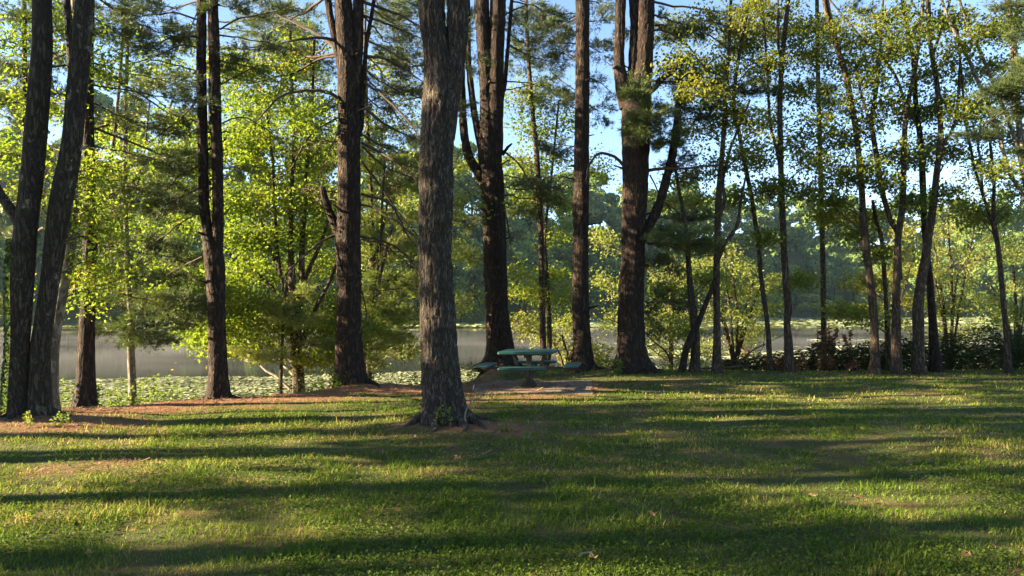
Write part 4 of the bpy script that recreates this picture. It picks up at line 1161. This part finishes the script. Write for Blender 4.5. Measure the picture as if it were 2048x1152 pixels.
bush('broad sunlit bush with twisted grey limbs behind the upright slim tree', 23.6, 1470, 740, [(1470, 640, 35, 30), (1500, 590, 40, 30), (1460, 580, 35, 30), (1490, 540, 40, 30), (1450, 510, 30, 30), (1530, 620, 25, 30), (1480, 680, 25, 20), (1410, 530, 35, 30), (1510, 660, 24, 20), (1540, 560, 22, 22)], 53, 'pale_leaf', vmean=.65, stems=5)
bush('spreading pale shrub lit by the sun behind the reddish leaning trunk', 24.4, 1900, 742, [(1900, 620, 40, 30), (1920, 560, 45, 30), (1880, 540, 40, 30), (1950, 600, 40, 30), (1910, 500, 45, 26), (1860, 600, 24, 30), (1950, 660, 40, 24), (1890, 670, 36, 20), (1960, 520, 36, 26), (1850, 540, 26, 26), (1880, 470, 40, 24), (1930, 440, 40, 26), (1980, 400, 40, 28), (1900, 410, 36, 26), (1990, 470, 36, 26)], 54, 'pale_leaf', vmean=.6, stems=5)
bush('pale shrub at the far end of the weeds with bare branching limbs', 25.0, 2030, 740, [(2030, 620, 36, 30), (2040, 560, 36, 30), (2000, 640, 30, 24), (2060, 680, 36, 26), (1990, 590, 26, 26), (2060, 500, 40, 30), (2010, 500, 30, 26), (2090, 600, 36, 40)], 55, 'pale_leaf', vmean=.55, stems=5)
bush('small yellow-green shrub under the close group of trunks', 23.8, 1770, 742, [(1760, 570, 34, 22), (1800, 540, 30, 26), (1820, 600, 26, 26), (1740, 610, 30, 16), (1820, 500, 26, 26), (1790, 640, 26, 18), (1810, 460, 28, 20)], 56, 'green_leaf', vmean=.85)

# trees beyond the left edge of the view, whose shadows fall across the lawn
rg = np.random.default_rng(91)
OFF = [(-16.0, 3.5, 0.22, 'p', 3.9, 16), (-20.0, 4.5, 0.28, 'm', 6.6, 15), (-14.0, 7.1, 0.19, 'm', 3.5, 13), (-22.0, 7.6, 0.24, 'm', 6.6, 15), (-26.0, 5.9, 0.24, 'p', 8.4, 16), (-12.6, 9.7, 0.26, 'p', 3.6, 15), (-36.0, 1.2, 0.3, 'p', 11.5, 19)]
def off_tree(x, y, r, kind, z0, H, k, dens=2.1, rad=2.4, label='tall tree outside the view at the near end of the lawn, casting long shadows'):
    D = y
    gz = float(ground(x, y))
    name = 'pine_tree' if kind == 'p' else 'maple_tree'
    t = Tree.__new__(Tree)
    t.rng = np.random.default_rng(900 + k)
    t.leaf, t.twig, t.fol, t.D, t.seed = ('pine_needle' if kind == 'p' else 'green_leaf'), 'twig_bark', MB(), D, k
    t.e = thing(name, label, 'tree', (x, y, gz), 'trees outside the view shading the lawn')
    w = t.rng.normal(0, .25, (4, 2))
    rows = [[x, y, gz - .2, r * 1.1], [x + w[0, 0] * .3, y + w[0, 1] * .3, gz + 3, r * .9], [x + w[1, 0], y + w[1, 1], gz + H * .5, r * .65], [x + w[2, 0] * 1.5, y + w[2, 1] * 1.5, gz + H * .8, r * .35], [x + w[3, 0] * 2, y + w[3, 1] * 2, gz + H, .03]]
    mb = MB()
    t.paths = [trunk_mesh(mb, rows, 14, .35, k, .5, .06)]
    mb.build('trunk', M['pine_bark' if kind == 'p' else 'mossy_bark'], t.e)
    t.all = t.paths[0]
    t.gz = gz
    t.off = True
    t.crown(int((H - z0) * dens), z0, H, rad, N if kind == 'p' else 'leaf', ns=18, per=16, size=.22, spray=.5, needle=(.2, .03, 6))
    return t.done()
for k, a in enumerate(OFF):
    off_tree(*a, k)
# unseen trees added behind and beside the camera to block sky light
first = off_tree(-9.0, -8.0, .3, 'm', 3.5, 16, 40, 2.6, 4.2, 'broad leafy tree added outside the view to cut down the sky light')
for x, y, a in [(-1.5, -9.5, 1.0), (5.5, -8.0, 2.2), (11.5, -5.0, 3.6), (15.5, 2.5, 4.4), (-15.5, -10.0, 5.2), (2.0, -16.0, 0.5), (-6.0, -16.0, 2.8), (10.0, -13.0, 5.8), (18.0, 8.5, 1.7)]:
    e = first.copy()
    col.objects.link(e)
    e.location = (x, y, float(ground(x, y)))
    e.rotation_euler = (0, 0, a)
    for ch in list(first.children):
        o = ch.copy()
        col.objects.link(o)
        o.parent = e
        o.matrix_parent_inverse = ch.matrix_parent_inverse.copy()

# ------------------------------------------------------------------ picnic table on its concrete pad
def box_mb(mb, cx, cy, cz, sx, sy, sz, bev=0.0, rot=None):
    x, y, z = sx / 2, sy / 2, sz / 2
    b = min(bev, x * .9, y * .9)
    ring = []
    if b:
        for qx, qy, a0 in ((1, 1, 0), (-1, 1, 90), (-1, -1, 180), (1, -1, 270)):
            for a in (0, 22.5, 45, 67.5, 90):
                ring.append((qx * (x - b) + b * math.cos(radians(a0 + a)), qy * (y - b) + b * math.sin(radians(a0 + a))))
    else:
        ring = [(x, y), (-x, y), (-x, -y), (x, -y)]
    n = len(ring)
    e = min(.012, sz * .3) if b else 0
    lev = [(-z, 1), (z, 1)] if not e else [(-z, (1 - e / x)), (-z + e, 1), (z - e, 1), (z, (1 - e / x))]
    V = [[px_ * s, py_ * s, zz] for zz, s in lev for px_, py_ in ring]
    V = np.array(V)
    if rot is not None:
        V = V @ rot.T
    V = V + np.array([cx, cy, cz])
    Q = [[l * n + i, l * n + (i + 1) % n, (l + 1) * n + (i + 1) % n, (l + 1) * n + i] for l in range(len(lev) - 1) for i in range(n)]
    mb.add(V, Q, np.array([list(range(n))[::-1]]), np.array([[(len(lev) - 1) * n + i for i in range(n)]]))

def plate(mb, pts, th, ax):
    """upright plate through (u, z) outline, along direction ax (2d unit), thickness th"""
    ax = np.array(ax, float)
    nn = np.array([-ax[1], ax[0]])
    n = len(pts)
    V = []
    for s in (-.5, .5):
        for u, z in pts:
            V.append([ax[0] * u + nn[0] * th * s, ax[1] * u + nn[1] * th * s, z])
    Q = [[i, (i + 1) % n, n + (i + 1) % n, n + i] for i in range(n)]
    mb.add(V, Q, np.array([list(range(n))[::-1]]), np.array([list(range(n, 2 * n))]))

TX, TY = 0.36, 15.42
PADZ = .006
pad = MB()
prng = np.random.default_rng(2)
box_mb(pad, 0, 0, -.14, 2.55, 2.6, .28)
po = pad.build('concrete_pad', M['concrete'], smooth=False)
po.location = (0.4, 15.6, PADZ)
po.rotation_euler = (0, radians(-1.0), radians(-6))
tag(po, 'square concrete slab under the green picnic table', kind='structure')

te = thing('picnic_table', 'green square picnic table with four attached seats on one pedestal', 'picnic table', (TX, TY, PADZ))
def loc_obj(mb, name, mat, parent=te, smooth=False):
    o = bpy.data.objects.new(name, mb.mesh(name, M[mat], smooth))
    col.objects.link(o)
    o.parent = parent
    return o
mb = MB(); box_mb(mb, 0, 0, .74, 1.12, 1.12, .06, .04); loc_obj(mb, 'table_top', 'green_plastic', smooth=False)
mb = MB(); box_mb(mb, 0, 0, .686, .78, .09, .045); box_mb(mb, 0, 0, .663, .09, .78, .048); loc_obj(mb, 'top_bracket', 'post_metal')
mb = MB(); box_mb(mb, 0, 0, .36, .105, .105, .66, .012); loc_obj(mb, 'post', 'post_metal')
mb = MB()
for a in (8, 98):
    ax = (math.cos(radians(a)), math.sin(radians(a)))
    plate(mb, [(-.19, .012), (.19, .012), (.07, .17), (.07, .25), (.23, .375), (.23, .40), (-.23, .40), (-.23, .375), (-.07, .25), (-.07, .17)], .014, ax)
box_mb(mb, 0, 0, .006, .34, .34, .012)
loc_obj(mb, 'gusset', 'post_metal')
for k in range(4):
    a = k * math.pi / 2
    c, s = math.cos(a), math.sin(a)
    R = np.array([[c, -s, 0], [s, c, 0], [0, 0, 1]])
    mb = MB(); box_mb(mb, *(R @ np.array([.9, 0, .462])), .3, .94, .052, .05, rot=R); loc_obj(mb, 'seat', 'green_plastic')
    mb = MB(); box_mb(mb, *(R @ np.array([.52, 0, .405])), .93, .07, .055, rot=R)
    box_mb(mb, *(R @ np.array([.9, 0, .43])), .05, .6, .012, rot=R)
    loc_obj(mb, 'seat_arm', 'post_metal')
for sx in (-1, 1):
    mb = MB()
    plate(mb, [(.30 * sx, .685), (.37 * sx, .685), (.28 * sx, .44), (.21 * sx, .44)], .05, (1, 0))
    loc_obj(mb, 'brace', 'post_metal')
for bx_, by_ in ((-.24, -.2), (.24, -.2), (.24, .2), (-.24, .2)):
    mb = MB(); box_mb(mb, bx_, by_, .012, .05, .05, .024, .01); loc_obj(mb, 'anchor_bolt', 'post_metal')
te.rotation_euler = (0, radians(-.8), radians(-10))

# ------------------------------------------------------------------ grass
def grass():
    rng = np.random.default_rng(8)
    mb = MB()
    def blades(x, y, h, w, v, lean):
        k = len(x)
        z = ground(x, y) - .01
        a = rng.uniform(0, 2 * np.pi, k)
        ld = np.stack([np.cos(a), np.sin(a)], 1)
        sd = np.stack([-np.sin(a), np.cos(a)], 1) * (w / 2)[:, None]
        l1, l2 = (lean * h * .35)[:, None], (lean * h)[:, None]
        p0 = np.stack([x, y], 1)
        up = np.sqrt(np.clip(1 - (lean * .8) ** 2, .15, 1)) * h
        b0 = np.column_stack([p0 - sd, z]); b1 = np.column_stack([p0 + sd, z])
        m0 = np.column_stack([p0 + ld * l1 - sd * .85, z + up * .6]); m1 = np.column_stack([p0 + ld * l1 + sd * .85, z + up * .6])
        tp = np.column_stack([p0 + ld * l2, z + up])
        V = np.stack([b0, b1, m0, m1, tp], 1).reshape(-1, 3)
        i = np.arange(k)[:, None] * 5
        mb.add(V, i + np.array([[0, 1, 3, 2]]), i + np.array([[2, 3, 4]]), val=np.repeat(v, 5))
    n = 330000
    u = rng.uniform(0, 1, n)
    y = 3.9 * (23.0 / 3.9) ** (u ** .86)
    x = rng.uniform(-.88, .80, n) * (y + .8)
    dm = dirt(x, y)
    s = bank(x, y)
    keep = (rng.uniform(size=n) > dm * .97) & (s < .5 + rng.uniform(0, 1, n))
    pn = fbm(x * 2.5, y * 2.5, 0, 41) - .5
    pads = (np.abs(x - .3) < 1.17 + pn * .7) & (np.abs(y - 15.6) < 1.2 + pn * .5)
    keep &= ~pads
    x, y, dm = x[keep], y[keep], dm[keep]
    k = len(x)
    tuft = fbm(x * 2.2, y * 2.2, 0, 61)
    patch = fbm(x * .5, y * .5, 0, 71)
    dry = np.clip((patch - .46) * 2.3 + dm * .5 + np.clip((y - 11) / 10, 0, 1) * .22 + np.clip((-.5 - x) / 3, 0, 1) * np.clip((y - 5.5) / 3, 0, 1) * .12, -.3, .75)
    h = (.026 + .046 * np.clip((tuft - .3) * 2, 0, 1)) * np.clip(.45 + 1.2 * fbm(x * 4.2, y * 4.2, 0, 64), .5, 1.5) * rng.uniform(.6, 1.3, k) * np.where(rng.uniform(size=k) < .02, 1.7, 1)
    w = .0052 * (np.maximum(y, 4) / 4.5) ** .75 * rng.uniform(.7, 1.4, k)
    clump = fbm(x * 5.5, y * 5.5, 0, 63)
    v = np.clip(rng.normal(.33, .13, k) + (clump - .5) * .5 + dry * .5 + np.where(rng.uniform(size=k) < .07, .35, 0), 0, 1)
    blades(x, y, h, w, v, np.clip(rng.normal(.75, .3, k), .1, 1.3))
    # small broad clover-like leaves low in the turf
    n = 90000
    u = rng.uniform(0, 1, n)
    y = 3.9 * (12 / 3.9) ** u
    x = rng.uniform(-.88, .80, n) * (y + .8)
    ok = (fbm(x * .9, y * .9, 0, 81) > .45) & (dirt(x, y) < .4)
    x, y = x[ok], y[ok]
    k = len(x)
    P = np.column_stack([x, y, ground(x, y) + rng.uniform(.01, .045, k)])
    V, T = leaves(P, np.array([[0, 0, 1.0]]) + rng.normal(0, .5, (k, 3)), rng.uniform(.014, .03, k), rng)
    mb.add(V, T, val=np.repeat(np.clip(rng.normal(.25, .12, k), 0, .6), 4))
    # long uncut blades here and there
    n = 2600
    y = 4.2 * (21 / 4.2) ** rng.uniform(0, 1, n)
    x = rng.uniform(-.85, .78, n) * (y + .5)
    ok = (fbm(x * 1.6, y * 1.6, 0, 91) > .6) & (bank(x, y) < .3) & (dirt(x, y) < .5)
    x, y = x[ok], y[ok]
    k = len(x)
    blades(x, y, rng.uniform(.08, .16, k), np.full(k, .006) * (y / 6) ** .5, np.clip(rng.normal(.4, .2, k), 0, 1), np.clip(rng.normal(.6, .25, k), .1, 1.1))
    return mb.build('grass', M['grass'], smooth=False)
tag(grass(), 'short mown grass and clover with dry patches on the lawn', 'grass', kind='stuff')

def straw():
    """needles, cone scales and bits of twig lying on the bare ground"""
    rng = np.random.default_rng(9)
    mb = MB()
    n = 90000
    y = 7.0 * (20.5 / 7.0) ** rng.uniform(0, 1, n)
    x = rng.uniform(-.74, .25, n) * (y + .5)
    dm = dirt(x, y)
    ok = (rng.uniform(size=n) < dm ** 1.5) & (bank(x, y) < 1.2)
    x, y = x[ok], y[ok]
    k = len(x)
    a = rng.uniform(0, np.pi, k)
    L = rng.uniform(.03, .09, k) * (y / 10) ** .5
    big = rng.uniform(size=k) < .03
    L = np.where(big, L * 2.2, L)
    w = np.where(big, .012, .0045) * (y / 10) ** .6
    z = ground(x, y) + .004 + rng.uniform(0, .02, k)
    z = np.where((np.abs(x - .4) < 1.3) & (np.abs(y - 15.6) < 1.35), np.maximum(z, .012 + .0175 * (x - .4)), z)
    dx, dy = np.cos(a) * L / 2, np.sin(a) * L / 2
    nx, ny = -np.sin(a) * w / 2, np.cos(a) * w / 2
    tz = rng.uniform(-.25, .25, k) * L
    V = np.stack([np.column_stack([x - dx - nx, y - dy - ny, z - tz]), np.column_stack([x - dx + nx, y - dy + ny, z - tz + w * .3]),
                  np.column_stack([x + dx + nx, y + dy + ny, z + tz + w * .3]), np.column_stack([x + dx - nx, y + dy - ny, z + tz])], 1).reshape(-1, 3)
    i = np.arange(k)[:, None] * 4
    mb.add(V, i + np.array([[0, 1, 2, 3]]), val=np.repeat(np.clip(rng.beta(2, 2, k), 0, 1), 4))
    return mb.build('pine_straw', M['straw'], smooth=False)
tag(straw(), 'reddish pine straw and twig litter on the bare ground under the trees', 'pine straw', kind='stuff')

# ------------------------------------------------------------------ weeds along the bank
def stalks(mb, xs, ys, hs, rng, leafn=14, ll=.11, lw=.022, spread=.9, fol=None, vm=.4, r=.004):
    k = len(xs)
    z = ground(xs, ys) - .02
    A = np.column_stack([xs, ys, z])
    B = A + np.column_stack([rng.normal(0, .12, k) * hs, rng.normal(0, .12, k) * hs, hs])
    P = bezier(A, B, 0.0, 6, rng, .06)
    mb.add(*tubes(P, np.linspace(r, r * .4, 6)[None].repeat(k, 0), 3), val=.5)
    m = k * leafn
    t = np.repeat(P, leafn, 0)
    u = rng.uniform(.2, 1, m) * 4.999
    ii = u.astype(int)
    fr = (u - ii)[:, None]
    base = t[np.arange(m), ii] * (1 - fr) + t[np.arange(m), ii + 1] * fr
    d = unit(np.column_stack([rng.normal(0, spread, m), rng.normal(0, spread, m), rng.uniform(.1, 1.0, m)]))
    L = (ll * rng.uniform(.6, 1.3, m))[:, None]
    sd = unit(np.cross(d, unit(rng.normal(size=(m, 3))))) * lw * .5
    mid = base + d * L * .5 + np.array([[0, 0, .01]])
    tip = base + d * L - np.array([[0, 0, 1.0]]) * L * .25
    V = np.stack([base, mid - sd, tip, mid + sd], 1).reshape(-1, 3)
    i = np.arange(m)[:, None] * 4
    (fol or mb).add(V, np.concatenate([i + np.array([[0, 2, 1]]), i + np.array([[0, 3, 2]])]), val=np.repeat(np.clip(rng.normal(vm, .2, m), 0, 1), 4))

rng = np.random.default_rng(66)
mb = MB()
n = 1900
xw = 5.6 + 13.4 * rng.uniform(0, 1, n) ** .8
yw = brow(xw) + rng.uniform(-.25, 1.5, n)
hw = .25 + .55 * np.clip((xw - 5.6) / 3, 0, 1) * rng.uniform(.5, 1.15, n) * (0.7 + .6 * fbm(xw * 1.2, yw, 0, 5)) + .42 * np.clip((xw - 9.6) / 2, 0, 1)
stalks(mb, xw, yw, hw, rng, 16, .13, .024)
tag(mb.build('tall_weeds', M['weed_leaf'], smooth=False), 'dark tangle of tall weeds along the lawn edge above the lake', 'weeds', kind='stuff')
mb = MB()
n = 420
xw = rng.uniform(-9.5, -.8, n)
sel = rng.uniform(0, 1, n)
yw = brow(xw) + .25 + 2.6 * rng.uniform(0, 1, n) ** 1.4
keep = fbm(xw * .9, yw * .6, 0, 15) > .44
xw, yw = xw[keep], yw[keep]
stalks(mb, xw, yw, rng.uniform(.18, .55, len(xw)) + .25 * np.clip((-4 - xw) / 3, 0, 1), rng, 14, .09, .03, vm=.5)
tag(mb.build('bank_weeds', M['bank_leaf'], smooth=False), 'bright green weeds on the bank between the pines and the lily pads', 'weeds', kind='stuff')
mb = MB()
xw = rng.uniform(1.6, 6.6, 260)
yw = brow(xw) + rng.uniform(-.2, 1.4, 260)
stalks(mb, xw, yw, rng.uniform(.12, .5, 260), rng, 12, .1, .024, vm=.7)
tag(mb.build('edge_undergrowth', M['bank_leaf'], smooth=False), 'thin sunlit undergrowth round the feet of the pines and the vine-wrapped tree', 'undergrowth', kind='stuff')

def plant(name, label, cat, x, y, mat, n, h, seed, leafn=12, ll=.09, lw=.03, spread_r=.1, group=None, vm=.5, spread=.9):
    r = np.random.default_rng(seed)
    e = thing(name, label, cat, (x, y, float(ground(x, y))), group)
    st, fo = MB(), MB()
    stalks(st, x + r.normal(0, spread_r, n), y + r.normal(0, spread_r, n), h * r.uniform(.6, 1.1, n), r, leafn, ll, lw, fol=fo, vm=vm, spread=spread)
    st.build('stem', M['twig_bark'], e)
    o = fo.build('leaves', M[mat], e, smooth=False)
    o['kind'] = 'stuff'
    return e
def gx(x, D):
    return (x - 1024) / F * D
plant('dead_weed', 'dead brown seed heads rising above the dark weeds against the water', 'dead plant', gx(1662, 20.2), 20.2, 'dead_leaf', 16, 1.2, 3, 60, .12, .075, .2, spread=.5)
plant('dead_weed', 'drooping dead brown fronds by the thin leaning stem', 'dead plant', gx(1505, 20.2), 20.2, 'dead_leaf', 8, .72, 4, 16, .14, .02, .15)
plant('dead_weed', 'low reddish dead weeds around the foot of the kneed trunk', 'dead plant', gx(1560, 19.7), 19.7, 'dead_leaf', 26, .34, 5, 14, .1, .02, .3)
plant('dead_weed', 'brown dried weeds in front of the dark tangle near the curving trunk', 'dead plant', gx(1640, 19.6), 19.6, 'dead_leaf', 30, .42, 6, 12, .1, .02, .5)
plant('fern', 'arching fern at the foot of the thickest pine', 'fern', gx(1240, 17.7), 17.7, 'bank_leaf', 7, .36, 7, 18, .1, .02, .12)
plant('seedling', 'leafy seedlings sprouting against the grey oak trunk', 'plant', gx(905, 9.75), 9.72, 'bank_leaf', 7, .3, 8, 8, .06, .035, .09)
plant('seedling', 'sparse sprig on the bare soil beside the grey oak', 'plant', gx(1010, 9.7), 9.7, 'bank_leaf', 5, .17, 9, 9, .05, .02, .05, vm=.9)
plant('seedling', 'small pale weed at the foot of the ivy-clad maple', 'plant', gx(62, 9.9), 9.9, 'bank_leaf', 6, .22, 10, 9, .06, .03, .08, vm=.9)
plant('seedling', 'young weed sprouting beside the root of the leaning mottled maple', 'plant', gx(122, 10.0), 10.0, 'bank_leaf', 5, .25, 11, 9, .06, .03, .07)
plant('sapling', 'leafy sapling on the bank between the red-brown pine and the young pine', 'sapling', gx(215, 14.0), 14.0, 'bank_leaf', 7, .8, 12, 22, .08, .05, .16)
plant('sapling', 'pale sapling by the lily pads left of the bright maple foot', 'sapling', gx(515, 16.0), 16.0, 'bank_leaf', 7, .75, 13, 20, .08, .045, .12, vm=.7)
plant('sapling', 'little sapling clasping the foot of the bright maple', 'sapling', gx(606, 16.6), 16.6, 'bank_leaf', 5, .4, 14, 14, .08, .05, .08, vm=.8)

# ivy on the left maple
rng = np.random.default_rng(70)
mb = MB()
k = 1500
yy = rng.uniform(480, 850, k)
cx = np.interp(yy, [450, 560, 680, 780, 860], [52, 45, 42, 36, 38])
rr = np.interp(yy, [450, 560, 680, 780, 860], [27, 28, 24, 25, 33]) / F * 10.6
a = rng.normal(math.pi * 1.06, .5, k)
P = np.column_stack([(cx - 1024) / F * 10.6 + np.cos(a) * rr * 1.12, 10.6 + np.sin(a) * rr * 1.12, EYE + (HOR - yy) / F * 10.6])
V, T = leaves(P, np.column_stack([np.cos(a), np.sin(a), np.full(k, .3)]) + rng.normal(0, .3, (k, 3)), rng.uniform(.03, .065, k), rng)
mb.add(V, T, val=np.repeat(rng.uniform(0, 1, k), 4))
tag(mb.build('ivy', M['ivy_leaf'], smooth=False), 'small-leaved ivy climbing the edge of the mossy left maple', 'ivy', kind='stuff')

# sticks and fallen leaves
def stick(label, pts, r, mat='grey_twig', twigs=0, name='fallen_branch', cat='branch', seed=1):
    r_ = np.random.default_rng(seed)
    P = smooth_path(np.array([[*p, 0] for p in pts]), .05)[:, :3]
    mb = MB()
    mb.add(*tubes(P[None], np.linspace(r, r * .35, len(P))[None], 6))
    if twigs:
        i = r_.integers(len(P) // 4, len(P), twigs)
        B = P[i] + r_.normal(0, .22, (twigs, 3)) + np.array([[0, 0, .1]])
        mb.add(*tubes(bezier(P[i], B, .05, 5, r_, .1), np.full((twigs, 5), r * .3), 4))
    o = mb.build(name, M[mat])
    tag(o, label, cat)
g = lambda x, y, dz=0: (x, y, float(ground(x, y)) + dz)
stick('bent grey dead stick standing at the oak root', [g(gx(940, 9.9), 9.9, -.05), g(gx(930, 9.9), 9.9, .1), g(gx(935, 9.9), 9.9, .25), g(gx(952, 9.9), 9.9, .36), g(gx(968, 9.95), 9.95, .42)], .016, twigs=4)
stick('long dark fallen branch lying before the vine-wrapped tree', [g(gx(1392, 18.6), 18.6, .1), g(gx(1430, 18.7), 18.7, .12), g(gx(1470, 18.8), 18.8, .16), g(gx(1512, 18.9), 18.9, .18)], .035, 'twig_bark', 6)
stick('broken dark limb propped in the weeds by the leaning thin stem', [g(gx(1470, 19.4), 19.4, .1), g(gx(1500, 19.4), 19.4, .5), g(gx(1530, 19.5), 19.5, .72)], .03, 'twig_bark', 5, seed=4)
stick('arched bare branch curving down to the bank beside the thickest pine', [g(gx(1345, 19.5), 19.5, .15), g(gx(1330, 19.5), 19.5, .5), g(gx(1305, 19.3), 19.3, .75), g(gx(1290, 19.2), 19.2, .95)], .03, 'twig_bark', 5, seed=5)
stick('short pale twig lying on the nearest grass', [g(gx(1160, 4.85), 4.85, .05), g(gx(1190, 4.9), 4.9, .055)], .006, 'grey_twig', 0, 'twig', 'twig')
def leaf_obj(label, x, y, s, seed):
    r_ = np.random.default_rng(seed)
    P = np.array([g(x, y, .055)])
    mb = MB()
    a = np.arange(10) * 2 * np.pi / 10
    rad = s * np.where(np.arange(10) % 2, .32, .55) * r_.uniform(.8, 1.2, 10)
    V = np.column_stack([x + np.cos(a) * rad, y + np.sin(a) * rad * .9, P[0, 2] + r_.uniform(-.1, .5, 10) * s])
    V = np.vstack([P, V])
    mb.add(V, np.array([[0, 1 + i, 1 + (i + 1) % 10] for i in range(10)]), val=r_.uniform(0, 1))
    tag(mb.build('fallen_leaf', M['tan_leaf'], smooth=False), label, 'leaf', 'fallen tan leaves on the lawn')
for k, (lx, ly, s, lab) in enumerate([(1555, 826, .11, 'pale fallen leaf farthest out, in the deep shade before the weeds'), (1848, 828, .12, 'tan fallen leaf on the shaded grass nearest the edge of the lawn at right'), (1627, 1003, .08, 'curled tan fallen leaf in the near grass, alone'),
                                      (1715, 1005, .07, 'dull fallen leaf sunk in near shaded grass, beside the curled one'), (1306, 1042, .07, 'reddish fallen leaf in the near grass below the picnic table'), (1185, 1132, .06, 'small brown fallen leaf beside the pale twig'),
                                      (915, 925, .08, 'tan fallen leaf in the grass just in front of the oak'), (1930, 1130, .08, 'reddish fallen leaf nearest the bottom right corner'), (268, 1078, .06, 'yellow fallen leaf in the sunlit near grass at left'), (180, 1124, .05, 'smaller yellow fallen leaf in the sunlit near grass at lower left')]):
    D = EYE * F / (ly - HOR)
    leaf_obj(lab, gx(lx, D), D, s, k)

# ------------------------------------------------------------------ air and mist
def vol_mat(name, colr, dens, aniso):
    m, nt, out = new_mat(name)
    v = node(nt, 'ShaderNodeVolumePrincipled')
    v.inputs['Color'].default_value = (*colr, 1)
    v.inputs['Density'].default_value = dens
    v.inputs['Anisotropy'].default_value = aniso
    nt.links.new(v.outputs[0], out.inputs['Volume'])
    return m
HAZE = 0.00012
def closed_box(name, x0, x1, y0, y1, z0, z1, mat, label):
    mb = MB()
    box_mb(mb, (x0 + x1) / 2, (y0 + y1) / 2, (z0 + z1) / 2, x1 - x0, y1 - y0, z1 - z0)
    return tag(mb.build(name, mat, smooth=False), label, kind='stuff')
closed_box('haze', -430, 430, -70, 430, -4, 66, vol_mat('haze_air', (.56, .8, 1.0), HAZE, .3), 'thin bluish morning haze over the lake and far wood')
def mist_mat():
    m, nt, out = new_mat('mist_air')
    n1 = node(nt, 'ShaderNodeTexNoise', Scale=1.0, Detail=3.0, Roughness=0.6)
    nt.links.new(coords(nt, (.07, .2, 1.0)), n1.inputs['Vector'])
    mr = nt.nodes.new('ShaderNodeMapRange')
    mr.inputs[1].default_value, mr.inputs[2].default_value, mr.inputs[3].default_value, mr.inputs[4].default_value = .47, .63, .0, .0105
    nt.links.new(n1.outputs['Fac'], mr.inputs[0])
    v = node(nt, 'ShaderNodeVolumePrincipled')
    v.inputs['Color'].default_value = (.82, .81, .83, 1)
    v.inputs['Anisotropy'].default_value = .2
    nt.links.new(mr.outputs[0], v.inputs['Density'])
    nt.links.new(v.outputs[0], out.inputs['Volume'])
    m.cycles.volume_step_rate = 4
    return m
closed_box('mist', -58, 62, 33, 78, WATER + .03, WATER + .75, mist_mat(), 'low streaks of morning mist lying on the open water')
# ------------------------------------------------------------------ end
print('tris', sum(len(p.vertices) - 2 for m in bpy.data.meshes for p in m.polygons) if False else sum(len(m.loops) - 2 * len(m.polygons) for m in bpy.data.meshes))
